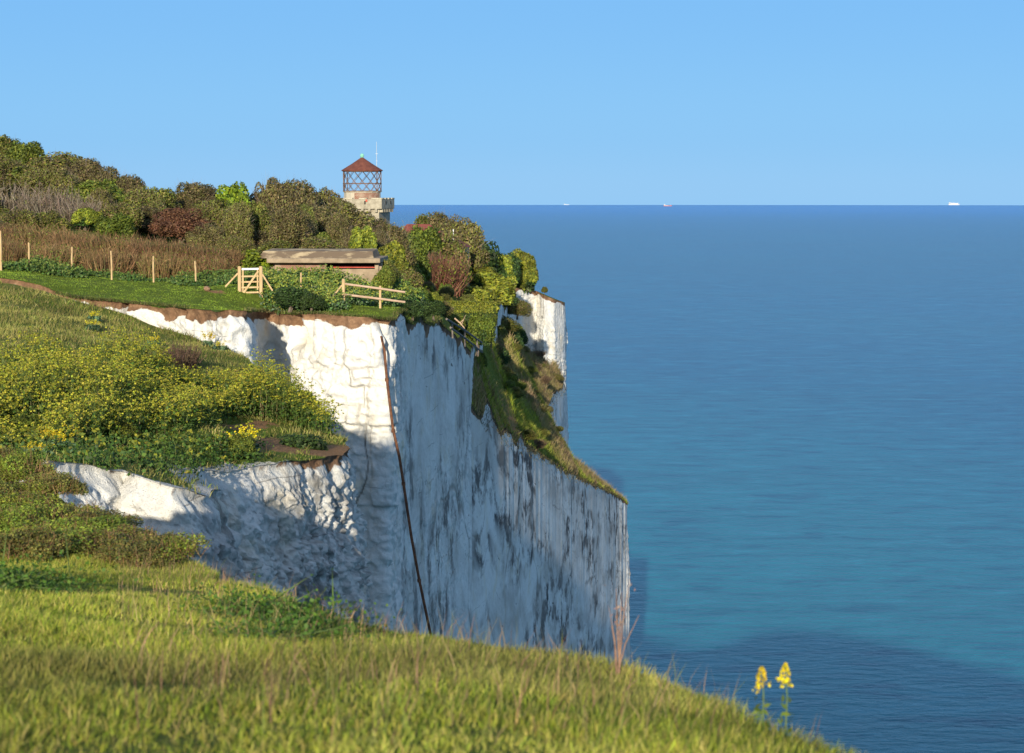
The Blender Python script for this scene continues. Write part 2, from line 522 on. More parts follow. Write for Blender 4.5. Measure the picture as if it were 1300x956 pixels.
N_CTRL = [
    X(0, 0, -1.68), X(0, -20, -1.6), X(-20, -20, -1.4), X(30, -40, -2.0), X(-6, 4, -1.6), X(2, 3, -1.9), X(-100, -60, 1.0),
    E(650, 956, 6.1), E(0, 956, 6.2), E(1000, 985, 6.9), E(650, 867, 8.6), E(300, 867, 8.7), E(0, 850, 8.8), E(0, 750, 13), E(300, 800, 12), E(450, 822, 11.5),
    E(0, 725, 17.3), E(150, 732, 17.3), E(100, 712, 21), E(0, 690, 23.5), E(0, 616, 28), E(60, 662, 26), E(190, 724, 20),
    E(-200, 715, 19), E(-150, 620, 30), E(-200, 600, 36), E(0, 600, 44), E(100, 578, 46), E(200, 602, 48), E(0, 585, 50), E(120, 575, 52), E(220, 585, 53.5),
    E(0, 510, 63), E(150, 520, 64), E(220, 548, 60), E(300, 556, 63), E(370, 562, 66), E(420, 566, 66), E(330, 520, 73), E(270, 480, 79), E(300, 490, 78),
    E(0, 450, 76), E(150, 440, 82), E(230, 452, 84), E(100, 410, 90), E(0, 400, 90), E(200, 430, 90), E(260, 446, 89), E(-150, 450, 76), E(-150, 390, 92), E(-200, 520, 60),
    X(-60, 60, -4.0), X(-60, 85, -4.2), X(-120, 50, -1.5), X(-120, 95, -2.0),
]
zN = TPS([e[0] for e in N_EDGE] + along(N_EDGE) + [c[0] for c in N_CTRL])

# far plateau with the lit wall, the shaded wall and the far chalk face
P_EDGE = [
    X(-300, 100, -2), X(-90, 103, -4.0), E(-150, 347, 102.5), E(-20, 347, 102), E(45, 361, 100.5, r=.4), E(85, 375, 99, r=.1, lean=.05),
    E(120, 380, 97.6, r=.07, lean=.05, dirt=.05), E(155, 383, 97.2, r=.07, lean=.05, dirt=.05), E(200, 387, 96.4, r=.07, lean=.05, dirt=.05), E(250, 391, 94.6, r=.07, lean=.05, dirt=.05),
    E(290, 393, 91.8, r=.07, lean=.04, dirt=.05), E(313, 394, 92.6, r=.07, lean=.03, dirt=.1), E(320, 394, 100.5, r=.07, lean=.03, dirt=.1), E(345, 395, 103.2, r=.07, lean=.04, dirt=.1), E(380, 397, 101.2, r=.07, lean=.05, dirt=.05),
    E(430, 400, 100.0, r=.07, lean=.05, dirt=.05), E(470, 403, 99.8, r=.07, lean=.05, dirt=.05), E(487, 405, 99.6, r=.07, lean=.04, dirt=.05),
    E(497, 406, 100.6, r=.08, lean=.02, dirt=.15), E(515, 407, 105.5, r=.1, lean=.0, dirt=.7), E(538, 408.5, 113.6, r=.1, lean=.0, dirt=.7), E(560, 412, 122.5, r=.1, lean=.0, dirt=.85),
    E(576, 421, 129.5, r=.1, lean=.0, dirt=.85), E(589, 437, 135.8, r=.1, lean=.0, dirt=.7), E(598, 450, 140, r=.1, lean=.0, dirt=.6), E(598, 445, 143.5, r=.3, dirt=.4, lean=0),
    E(600, 432, 152, r=.6, lean=0), E(612, 420, 168, r=.8, lean=0), E(628, 405, 205, r=.8, lean=0), E(644, 385, 285, r=.6, lean=0),
    E(650, 367, 318, r=.18, lean=.03, dirt=.2), E(668, 366, 322, r=.18, lean=.03, dirt=.2), E(682, 369, 325, r=.18, lean=.03, dirt=.25), E(690, 374, 320, r=.18, lean=.03, dirt=.2), E(705, 380, 322, r=.18, lean=.03, dirt=.2), E(716, 384, 326, r=.18, lean=.02, dirt=.3),
    E(717, 384, 334, r=.3, lean=.02, dirt=.5), E(700, 380, 350, r=1), E(655, 372, 365), X(-45, 395, -13), X(-110, 430, -8), X(-300, 600, -5),
]
P_CTRL = [
    E(100, 352, 106.5), E(0, 347, 104), E(250, 361, 107), E(160, 357, 107), E(200, 372, 102), E(60, 352, 104), E(300, 372, 103.5), E(330, 374, 104), E(380, 374, 105), E(435, 386, 103.5), E(482, 393, 103),
    E(440, 366, 111), E(400, 350, 117), E(350, 348, 116), E(480, 353, 118), E(520, 395, 104.5), E(550, 400, 112), E(520, 386, 118), E(520, 379, 135), E(520, 372, 160), E(520, 352, 200), E(520, 338, 240), E(558, 403, 121), E(560, 398, 140), E(560, 391, 165), E(560, 366, 205), E(560, 352, 245), E(578, 417, 134),
    E(-150, 345, 106), E(0, 322, 118), E(0, 285, 132), E(0, 245, 150), E(100, 270, 150), E(200, 300, 150), E(300, 318, 142), E(400, 318, 142), E(480, 348, 150), E(480, 340, 185), E(588, 426, 152), E(594, 409, 175), E(600, 396, 210), E(612, 383, 260), E(632, 371, 310), E(652, 362, 326),
    E(460, 326, 240), E(490, 334, 215), E(350, 290, 200), E(200, 275, 200), E(0, 228, 200), E(-200, 225, 150), E(-200, 180, 200),
    X(-100, 150, 3.5), X(-120, 220, 6), X(-60, 280, -3), X(-200, 200, 8), X(-200, 350, 2), X(-280, 150, 5),
]
zP = TPS([e[0] for e in P_EDGE] + along(P_EDGE) + [c[0] for c in P_CTRL])

# lower spur and the green slope behind its crest
S_EDGE = [
    E(550, 500, 143, r=.4, dirt=.7), E(584, 504, 141.5, r=.12, lean=.0, dirt=.8), E(600, 518, 147, r=.12, lean=.0, dirt=.8), E(640, 544, 161, r=.14, lean=.0, dirt=.9), E(680, 571, 184, r=.16, lean=.0, dirt=1),
    E(720, 598, 214, r=.17, lean=.0, dirt=1), E(760, 617, 256, r=.18, lean=.0, dirt=.9), E(785, 629, 292, r=.18, lean=.0, dirt=.8), E(795, 637, 310, r=.18, lean=.0, dirt=.7),
    E(796.5, 640, 313, r=.3, lean=.01, dirt=.7), E(788, 634, 314, r=.3), E(756, 612, 276, r=.4), E(727, 584, 240, r=.3, dirt=.4), E(706, 553, 244, r=.2, lean=.05, dirt=.5), E(693, 521, 254, r=.2, lean=.05, dirt=.5), E(702, 499, 276, r=.2),
    E(716, 489, 290, r=.2, lean=0, dirt=.3), E(713, 482, 296, r=.3), E(697, 468, 286, r=1), E(670, 452, 276, r=1), E(654, 425, 277, r=1), E(636, 404, 277), E(618, 418, 210), E(598, 440, 165), E(574, 445, 150),
]
S_CTRL = [
    E(605, 470, 158), E(604, 449, 152), E(608, 441, 157), E(622, 429, 172), E(638, 412, 210), E(654, 396, 283), E(602, 495, 152), E(660, 455, 255), E(688, 472, 276), E(660, 500, 205), E(640, 525, 170), E(690, 548, 212), E(670, 545, 190), E(670, 478, 235), E(640, 480, 195),
    E(640, 446, 215), E(622, 502, 163), E(684, 505, 240),
]
zS = TPS([e[0] for e in S_EDGE] + along(S_EDGE) + [c[0] for c in S_CTRL])


def densify(edge, seed, rough=0.25):
    pts, res, lean, dirt, chk = [], [], [], [], []
    n = len(edge)
    for i in range(n):
        (a, ka), (b, kb) = edge[i], edge[(i + 1) % n]
        L = np.linalg.norm(b[:2] - a[:2])
        st = min(ka.get('r', 6.0), kb.get('r', 6.0)) if ('r' in ka and 'r' in kb) else max(ka.get('r', 6.0), kb.get('r', 6.0))
        m = max(1, int(round(L / st)))
        for k in range(m):
            f = k / m
            pts.append(a * (1 - f) + b * f); res.append(st)
            lean.append(ka.get('lean', .1) * (1 - f) + kb.get('lean', .1) * f)
            dirt.append(ka.get('dirt', .4) * (1 - f) + kb.get('dirt', .4) * f)
            chk.append(ka.get('c', 0) * (1 - f) + kb.get('c', 0) * f)
    pts = np.array(pts); res = np.array(res)
    # round the corners a little, then roughen the outline
    q = pts[:, :2].copy()
    for it in range(6):
        q = q * .5 + .25 * (np.roll(q, 1, 0) + np.roll(q, -1, 0))
    t = np.roll(q, -1, 0) - np.roll(q, 1, 0); t /= np.linalg.norm(t, axis=1)[:, None] + 1e-9
    nrm = np.c_[t[:, 1], -t[:, 0]]
    w = 14
    for it in range(w):
        nrm = nrm * .5 + .25 * (np.roll(nrm, 1, 0) + np.roll(nrm, -1, 0))
    nrm /= np.linalg.norm(nrm, axis=1)[:, None] + 1e-9
    fine = np.clip(.6 / res, 0, 1)
    q = q + nrm * (fbm(q[:, 0] * .5, q[:, 1] * .5, seed=seed, oct=4) * rough * fine * np.where((q[:, 1] > 102) & (q[:, 0] > -8) & (q[:, 1] < 288), .28, 1))[:, None]
    s = np.r_[0, np.cumsum(np.linalg.norm(np.diff(q, axis=0), axis=1))]
    return q, nrm, s, res, np.array(lean), np.array(dirt), np.array(chk)


def inside(poly, x, y):
    r = np.zeros(np.shape(x), bool); j = len(poly) - 1
    for i in range(len(poly)):
        xi, yi = poly[i]; xj, yj = poly[j]
        c = ((yi > y) != (yj > y)) & (x < (xj - xi) * (y - yi) / (yj - yi + 1e-12) + xi)
        r ^= c; j = i
    return r


def px_of(x, y, z):
    cy, sy = math.cos(PITCH), math.sin(PITCH)
    dep = y * cy - z * sy; up = y * sy + z * cy
    return 650 + F * x / dep, 478 - F * up / dep


def rough_z(x, y, amp=1.0):
    amp = amp * np.clip(np.asarray(y) / 45, .2, 1)
    return amp * (.22 * fbm(x * .18, y * .18, seed=3, oct=3) + .06 * fbm(x * 1.1, y * 1.1, seed=9, oct=3))


def facets(x, y, seed):
    """jittered cells, each a tilted facet: offset (-.5..5), distance to the cell border"""
    ix, iy = np.floor(x), np.floor(y)
    b1 = np.full(x.shape, 9.0); b2 = b1.copy(); val = np.zeros(x.shape)
    for dx in (-1, 0, 1):
        for dy in (-1, 0, 1):
            cx, cy = ix + dx, iy + dy; z = cx * 0
            px_ = cx + .1 + .8 * _h(cx, cy, z, seed); py_ = cy + .1 + .8 * _h(cx, cy, z, seed + 1)
            ex, ey = x - px_, y - py_
            d = np.maximum(np.abs(ex), np.abs(ey)) + .12 * np.hypot(ex, ey)
            v = (_h(cx, cy, z, seed + 2) - .5) + .8 * ex * (_h(cx, cy, z, seed + 3) - .5) + .8 * ey * (_h(cx, cy, z, seed + 4) - .6)
            m = d < b1
            b2 = np.where(m, b1, np.minimum(b2, d)); val = np.where(m, v, val); b1 = np.where(m, d, b1)
    return val, b2 - b1


def chalk_disp(s, dep, seed, blocky=1.0, sx=1.0, rub=1.0, amp=1.0):
    s = s * sx
    wx = s + .09 * fbm(s * 1.1, dep * 1.1, seed=seed + 3, oct=3); wy = dep + .07 * fbm(s * .4 + 9, dep * .6, seed=seed + 4, oct=3)
    d = .28 * fbm(s * .13, dep * .06, seed=seed, oct=2) + .06 * fbm(s * .55, dep * .16, seed=seed + 5, oct=3)
    mask = np.clip(fbm(s * .11 + 7, dep * .17, seed=seed + 31, oct=2) * 1.7 + .35, .06, 1) * amp
    f1, e1 = facets(wx / 2.3, wy / 1.35, seed + 7)
    f2, e2 = facets(wx / .85, wy / .5, seed + 17)
    f3, e3 = facets(wx / .33, wy / .26, seed + 27)
    d = d + blocky * mask ** 1.5 * (.30 * f1 + .20 * f2) + blocky * (.03 + .06 * mask) * f3 * rub
    d = d - .10 * mask * np.clip(1 - e1 / .02, 0, 1) - .03 * mask * np.clip(1 - e2 / .04, 0, 1)
    if rub > 1.5:                                   # frost-shattered rubble on the near faces
        f4, e4 = facets(wx / .27, wy / .21, seed + 37); f5, e5 = facets(wx / .13, wy / .11, seed + 47)
        d = d + .09 * f4 + .045 * f5
    # bedding steps: the rock above oversails the rock below a little
    bed = dep / 1.9 + .35 * fbm(s * .12, dep * 0, seed=seed + 51, oct=3)
    d = d + .16 * mask * (bed - np.floor(bed))
    j = np.abs(vnoise(s * .38 + .2 * vnoise(s * .5, dep * .5, seed=seed + 4), dep * .05, seed=seed + 55))
    d = d - .22 * np.clip(1 - j / .02, 0, 1)
    d = d + rub * (.045 * fbm(s * 2.6, dep * 2.6, seed=seed + 13, oct=4, gain=.62))
    crack_shade = np.clip(2.2 * fbm(s * .23 + 3, dep * .33, seed=seed + 71, oct=3) - .1, 0, 1) * np.clip(mask * 1.4, 0, 1) * np.maximum(np.clip(1.5 - e1 / .025, 0, 1), .7 * np.clip(1.4 - e2 / .05, 0, 1))
    return d, np.maximum(crack_shade, np.clip(1.4 - j / .014, 0, 1) * .8)


def land(name, edge, zf, seed, dens, attr_fn, fine_depth, rowstep, notches=(), rough=.25, soil=.6, zrough=1.0, blocky=1.0, sx=None, rub=1.0, amp=None, rug=lambda q: np.ones(len(q)), blocks=(), smooth=False):
    q, nrm, s, res, lean, dirt, chk = densify(edge, seed, rough)
    fineness = np.clip(.6 / res, 0, 1)
    z0 = zf(q[:, 0], q[:, 1]) + rough_z(q[:, 0], q[:, 1], zrough * .6)
    # ---- wall
    deps = [0, .06, .14, .24, .36, .5]
    while deps[-1] < fine_depth: deps.append(deps[-1] + rowstep)
    st = rowstep
    while deps[-1] < 118: st = min(st * 1.25, 8); deps.append(deps[-1] + st)
    dep = np.array(deps)
    n, m = len(q), len(dep)
    S, D = np.meshgrid(s, dep, indexing='ij')
    soil_t = soil * np.clip(1 + .7 * fbm(S * .45, S * 0, seed=seed + 21, oct=4), .6, 1.8) * (1 + .2 * vnoise(S * 3, D * 0, seed=seed + 22))
    S2 = s
    am = 1.0 if amp is None else amp(px_of(q[:, 0], q[:, 1], z0)[0][:, None] + 0 * D, q[:, 1][:, None] + 0 * D, D)
    if sx is None: disp, crack_shade = chalk_disp(S, D, seed, blocky, 1.0, rub, am)
    else:
        k0 = np.clip((q[:, 1] - sx[0]) / 4.0, 0, 1) * (q[:, 1] < 309)      # stretch: far receding walls are long
        S2 = np.concatenate([[0], np.cumsum(np.diff(s) * (1 - k0[1:] * (1 - sx[1])))])
        disp, crack_shade = chalk_disp(S2[:, None] + 0 * S, D, seed, blocky, 1.0, rub, am)
        disp = disp * (1 - sx[3] * k0[:, None])
        S2 = np.concatenate([[0], np.cumsum(np.diff(s) * (1 - k0[1:] * (1 - sx[2])))])
    # turf lip, hollowed soil, then chalk standing a little proud
    fade = np.clip(D / 1.2, 0, 1)
    prof = -.16 * np.exp(-((D - soil_t * .55) / (soil_t * .45 + .05)) ** 2)
    far_ = 1.0 if sx is None else 1 - .95 * np.clip((q[:, 1] - 101.5) / 6, 0, 1)[:, None]
    disp = disp * fade + prof * (.3 + .7 * far_) + .10 * far_ * fbm(S * 2.2, D * 2.5, seed=seed + 41, oct=3) * np.clip(D / .3, 0, 1)
    for (u, wd, dp, am) in notches:
        k = np.argmin(np.abs(px_of(q[:, 0], q[:, 1], z0)[0] - u) + 1000 * (res > .2))
        sw = wd * (1 + .5 * vnoise(D * 1.2, D * 0 + u, seed=5)); cs = s[k] + .25 * vnoise(D * .7, D * 0 + u, seed=6)
        disp = disp - am * np.clip(1.4 - np.abs(S - cs) / sw, 0, 1) * np.clip((dp - D) / (dp * .4), 0, 1) * np.clip(D / .15, 0, 1)
    if blocks:
        bu, bv = px_of(q[:, 0][:, None] + 0 * D, q[:, 1][:, None] + 0 * D, z0[:, None] - D)
        bu = bu + 3.0 * fbm(S * .9, D * .9, seed=301, oct=3); bv = bv + 2.0 * fbm(S * .8 + 5, D * .8, seed=302, oct=3)
        front = q[:, 1][:, None] < 102.5
        for (u0, u1, v0, v1, off, sl) in blocks:
            uu = bu - sl * (bv - v0)                                  # sl slants the upright joints
            e = np.minimum(np.minimum(uu - u0, u1 - uu), np.minimum(bv - v0, v1 - bv))
            disp = disp + off * np.clip(e / 1.6 + .5, 0, 1) * front
            low = np.minimum(np.minimum(uu - u0, u1 - uu), v1 - bv)
            crack_shade = np.maximum(crack_shade, front * np.clip(1.3 - np.abs(low) / 1.1, 0, 1) * (e > -1.4) * .75 * np.clip(.6 + fbm(S * 1.3, D * 1.3, seed=303, oct=2), 0, 1))  # dark lines below and beside blocks: joints plus painted ledge shade
    disp = disp * np.clip(fineness * 1.2, .5, 1)[:, None] + lean[:, None] * D
    XY = q[:, None, :] + nrm[:, None, :] * disp[..., None]
    Z = z0[:, None] - D + .10 * far_ * fbm(S * 1.5, D * 1.5, seed=seed + 61, oct=2) * fade
    V = np.dstack([XY, Z + H]).reshape(-1, 3)
    i = np.arange(n)[:, None] * m + np.arange(m - 1)[None, :]
    i2 = ((np.arange(n) + 1) % n)[:, None] * m + np.arange(m - 1)[None, :]
    quads = np.stack([i, i + 1, i2 + 1, i2], -1).reshape(-1, 4)
    stv = np.dstack([S2[:, None] + 0 * S, D, S * 0 + seed]).reshape(-1, 3)
    soil_a = np.clip(.5 + (soil_t - D) / .35, 0, 1) * (1 - .9 * np.clip(chk, 0, 1))[:, None]
    dirty = np.broadcast_to(dirt[:, None], S.shape)
    # ---- top
    fr = np.where(res < 1.0)[0]
    bx0, bx1, by0, by1 = q[:, 0].min(), q[:, 0].max(), q[:, 1].min(), q[:, 1].max()
    P2 = []
    for (x0, x1, y0, y1, stp) in dens:
        gx, gy = np.meshgrid(np.arange(x0, x1, stp), np.arange(y0, y1, stp))
        g = np.c_[gx.ravel(), gy.ravel()] + rng.uniform(-.35, .35, (gx.size, 2)) * stp
        for (a0, a1, b0, b1, s2) in dens:
            if s2 < stp: g = g[~((g[:, 0] > a0) & (g[:, 0] < a1) & (g[:, 1] > b0) & (g[:, 1] < b1))]
        P2.append(g)
    g = np.concatenate(P2); g = g[inside(q, g[:, 0], g[:, 1])]
    # keep off the outline
    keep = np.ones(len(g), bool)
    for c in range(0, len(q), 400):
        seg = q[c:c + 400]; rr = res[c:c + 400]
        dmin = np.sqrt(((g[:, None, :] - seg[None]) ** 2).sum(-1))
        keep &= (dmin > rr[None] * .7).all(1)
    g = g[keep]
    allp = np.concatenate([q, g])
    nb = len(q)
    vv, ee, ff, *_ = delaunay_2d_cdt([Vector(p) for p in allp], [(k, (k + 1) % nb) for k in range(nb)], [], 1, 1e-5)
    T = np.array([(v.x, v.y) for v in vv])
    tz = zf(T[:, 0], T[:, 1]) + rough_z(T[:, 0], T[:, 1], zrough * .6)
    F3 = np.array([f for f in ff if len(f) == 3])
    a, b, c = T[F3[:, 0]], T[F3[:, 1]], T[F3[:, 2]]
    cr = (b[:, 0] - a[:, 0]) * (c[:, 1] - a[:, 1]) - (b[:, 1] - a[:, 1]) * (c[:, 0] - a[:, 0])
    F3[cr < 0] = F3[cr < 0][:, ::-1]
    ctr = T[F3].mean(1); F3 = F3[inside(q, ctr[:, 0], ctr[:, 1])]
    # distance to the outline, and the chalk weight of the nearest outline point
    dist = np.full(len(T), 1e9); cw = np.zeros(len(T)); us = np.arange(0, nb, 3)
    for c0 in range(0, len(us), 300):
        seg = q[us[c0:c0 + 300]]
        dd = np.sqrt(((T[:, None, :] - seg[None]) ** 2).sum(-1)); k = dd.argmin(1); dm = dd.min(1)
        upd = dm < dist; dist[upd] = dm[upd]; cw[upd] = chk[us[c0:c0 + 300]][k[upd]]
    at = attr_fn(T[:, 0], T[:, 1], tz, dist, cw)
    top = mesh_np(name, np.c_[T, tz + H], [F3], M['ground'], attrs=at, smooth=True)
    tag(top, kind='structure')
    wall = mesh_np(name + '_cliff', V, [quads], M['chalk'], attrs={'st': stv, 'soil': soil_a.ravel(), 'dirty': dirty.ravel(), 'rug': np.broadcast_to(rug(q)[:, None], S.shape).ravel(), 'crack_shade': (crack_shade * fineness[:, None] * np.clip(D / .8, 0, 1)).ravel()}, smooth=smooth)
    tag(wall, kind='structure')
    return q, dict(s=s, nrm=nrm, V=V.reshape(n, m, 3), dep=dep)


SOIL = ((352, 566, 50, 14), (300, 548, 25, 14), (70, 592, 60, 8), (420, 572, 40, 10), (330, 540, 30, 8))


def at_near(x, y, z, dist, cw):
    u, v = px_of(x, y, z)
    chalk = np.clip(cw * (1.15 - dist / (1.1 * np.clip(cw, .2, 1))), 0, 1)
    dry = np.where(y < 18, .42, np.where(y < 31, .2, np.where(y > 75, .45, .2)))
    soil = np.zeros_like(x)
    for (su, sv, ru, rv) in SOIL:
        soil = np.maximum(soil, np.where((y > 38) & (y < 90), 1.1 - ((u - su) / ru) ** 2 - ((v - sv) / rv) ** 2, 0))
    return {'chalk': chalk, 'dry': dry, 'soil': np.clip(soil, 0, 1)}


def at_far(x, y, z, dist, cw):
    u, v = px_of(x, y, z)
    soil = np.clip(1.0 - ((u - 343) / 10) ** 2 - ((v - 352) / 8) ** 2, 0, 1) * (y > 105) * (y < 125)
    soil = np.maximum(soil, np.clip(1.0 - ((u - 275) / 16) ** 2 - ((v - 370) / 2.5) ** 2, 0, 1) * (y < 112))
    return {'chalk': np.zeros_like(x), 'dry': np.where(y < 112, .03, .3), 'soil': soil}


def at_spur(x, y, z, dist, cw):
    n = fbm(x * .2, y * .2, seed=71, oct=3)
    return {'chalk': np.zeros_like(x), 'dry': np.clip(.25 + .5 * n, 0, .7), 'soil': np.clip(.9 - dist / 1.2, 0, .6)}


NQ, NW = land('near_ground', N_EDGE, zN, 11,
              [(-200, 95, -150, 112, 8.0), (-45, 4, -4, 105, 1.0), (-14, 6, 2, 36, .45)], at_near, 10, .055, rough=.18, soil=.3, rub=2.2, blocky=.9, rug=lambda q: np.full(len(q), 1.25))
PQ, PW = land('plateau_ground', P_EDGE, zP, 23,
              [(-300, 20, 95, 600, 9.0), (-70, 14, 95, 345, 2.4), (-32, 0, 95, 122, .7)], at_far, 24, .08,
              notches=((156, .22, 2.6, 1.1), (374, .45, 1.9, 1.6), (489, .30, 2.6, 1.3), (232, .2, .7, .5)), rough=.16, soil=.45, sx=(101.5, .4, .24, .78),
              amp=lambda u, y, d: np.where(y < 102.5, .26 + .5 * np.exp(-((u - 452) / 48) ** 2 - ((d - 3.7) / 1.5) ** 2) + 1.0 * (u < 310), .8),
              rug=lambda q: np.where(q[:, 1] < 102, 1.0, .5),
              blocks=((398, 492, 380, 463, .16, .0), (440, 490, 400, 464, .16, .0), (412, 446, 440, 470, .12, -.4), (446, 492, 464, 488, .26, .0), (450, 470, 465, 479, .14, .0), (462, 492, 488, 513, .20, .0), (404, 432, 470, 512, .22, -.25),
                      (432, 462, 489, 512, -.12, .0), (416, 428, 513, 538, .25, .0), (432, 442, 513, 536, .20, .0), (443, 456, 514, 538, .32, .0), (457, 470, 512, 538, .24, .0), (471, 492, 514, 540, .34, .0), (424, 492, 540, 548, -.10, .0),
                      (474, 496, 540, 640, .16, .02), (430, 470, 548, 640, .10, .22), (340, 392, 430, 470, .12, .3), (352, 400, 472, 520, .10, .0)))
SQ, SW = land('spur_ground', S_EDGE, zS, 37,
              [(-16, 28, 130, 330, 1.4)], at_spur, 36, .16, rough=.14, soil=.3, blocky=.3, rub=.05, sx=(100, .25, .16, .9), rug=lambda q: np.full(len(q), .05), smooth=True)

# ------------------------------------------------------------------ sea, on the curve of the earth
def build_sea():
    R = 6371000.0
    r = np.unique(np.concatenate([np.linspace(0, 400, 9), np.geomspace(400, 4000, 40), np.linspace(4000, 52000, 130)]))
    a = np.linspace(0, 2 * math.pi, 181)[:-1]
    V = [(0, 0, 0)]
    rr, aa = np.meshgrid(r[1:], a, indexing='ij')
    V = np.concatenate([np.zeros((1, 3)), np.dstack([rr * np.sin(aa), rr * np.cos(aa), -rr * rr / (2 * R)]).reshape(-1, 3)])
    n, m = rr.shape
    i = 1 + np.arange(n - 1)[:, None] * m + np.arange(m)[None]
    j = 1 + np.arange(n - 1)[:, None] * m + (np.arange(m)[None] + 1) % m
    quads = np.stack([i, i + m, j + m, j], -1).reshape(-1, 4)[:, ::-1]
    k = np.arange(m)
    tri = np.stack([np.zeros(m, int), 1 + k, 1 + (k + 1) % m], -1)[:, ::-1]
    o = mesh_np('sea', V, [quads, tri], M['sea'], smooth=True)
    tag(o, kind='structure')


build_sea()


# ------------------------------------------------------------------ foliage meshes
def col4(c): return np.c_[c, np.ones(len(c))]


def quads_at(pos, nrm, size, aspect=.55, roll=None):
    """diamond leaves: centre, facing normal, size"""
    n = len(pos)
    r = rng.normal(size=(n, 3)); t = np.cross(nrm, r); t /= np.linalg.norm(t, axis=1)[:, None] + 1e-9
    b = np.cross(nrm, t)
    size = np.broadcast_to(size, (n,))[:, None]
    v = np.stack([pos - t * size, pos + b * size * aspect + nrm * size * .12, pos + t * size, pos - b * size * aspect + nrm * size * .12], 1)
    return v.reshape(-1, 3), np.arange(n * 4).reshape(-1, 4)


def blades(base, tip, width, mid_bend=None):
    """thin tapered blades as a quad + a triangle"""
    n = len(base)
    d = tip - base
    side = np.cross(d, rng.normal(size=(n, 3))); side /= np.linalg.norm(side, axis=1)[:, None] + 1e-9
    w = np.broadcast_to(width, (n,))[:, None]
    mid = base + d * .55
    if mid_bend is not None: mid = mid + mid_bend
    v = np.stack([base - side * w, base + side * w, mid + side * w * .8, mid - side * w * .8, tip], 1).reshape(-1, 3)
    k = np.arange(n)[:, None] * 5
    return v, k + np.array([[0, 1, 2, 3]]), k + np.array([[3, 2, 4]])


class Bag:
    def __init__(s): s.v, s.q, s.t, s.c, s.n = [], [], [], [], 0

    def add(s, v, q=None, t=None, col=None):
        if q is not None: s.q.append(q + s.n)
        if t is not None: s.t.append(t + s.n)
        s.v.append(v); s.c.append(col); s.n += len(v)

    def leaves(s, pos, nrm, size, col, aspect=.55):
        v, q = quads_at(pos, nrm, size, aspect); s.add(v, q, None, np.repeat(col, 4, 0))

    def blades(s, base, tip, width, col, bend=None):
        v, q, t = blades(base, tip, width, bend); s.add(v, q, t, np.repeat(col, 5, 0))

    def mesh(s, name, link=False, **kw):
        f = []
        if s.q: f.append(np.concatenate(s.q))
        if s.t: f.append(np.concatenate(s.t))
        return mesh_np(name, np.concatenate(s.v), f, M['leaf'], attrs={'col': col4(np.concatenate(s.c))}, link=link, **kw)


LEAF_GAIN = 1.45


def pick(cols, n, jitter=.18, w=None):
    cols = np.array(cols, float) * LEAF_GAIN
    k = rng.choice(len(cols), n, p=w)
    c = cols[k] * (1 + rng.normal(size=(n, 1)) * jitter)
    return np.clip(c * (1 + rng.normal(size=(n, 3)) * .05), .004, .9)


def unit(n, zmin=-1.0):
    v = rng.normal(size=(n * 3, 3)); v /= np.linalg.norm(v, axis=1)[:, None]
    v = v[v[:, 2] > zmin][:n]
    return v


PAL = {
    'olive': [(.105, .115, .020), (.15, .15, .026), (.065, .062, .018), (.12, .095, .03), (.09, .12, .018)],
    'brown': [(.125, .098, .040), (.075, .058, .028), (.16, .125, .055), (.105, .10, .03), (.06, .05, .022), (.10, .105, .025)],
    'bright': [(.115, .155, .010), (.155, .19, .015), (.075, .11, .010)],
    'yellowgreen': [(.16, .18, .018), (.21, .22, .025), (.07, .095, .014), (.11, .12, .02)],
    'redbrown': [(.085, .036, .022), (.06, .026, .018), (.11, .055, .03)],
    'green': [(.085, .115, .014), (.115, .145, .018), (.05, .075, .012)],
    'darkgreen': [(.028, .055, .014), (.045, .08, .018), (.02, .036, .012)],
    'grey': [(.17, .14, .10), (.22, .18, .13), (.12, .09, .06)],
    'rusty': [(.17, .095, .045), (.21, .125, .06), (.11, .06, .03), (.10, .085, .03)],
    'redstem': [(.15, .065, .04), (.19, .095, .055), (.10, .045, .03)],
    'heather': [(.10, .06, .04), (.07, .045, .03), (.12, .085, .045)],
}


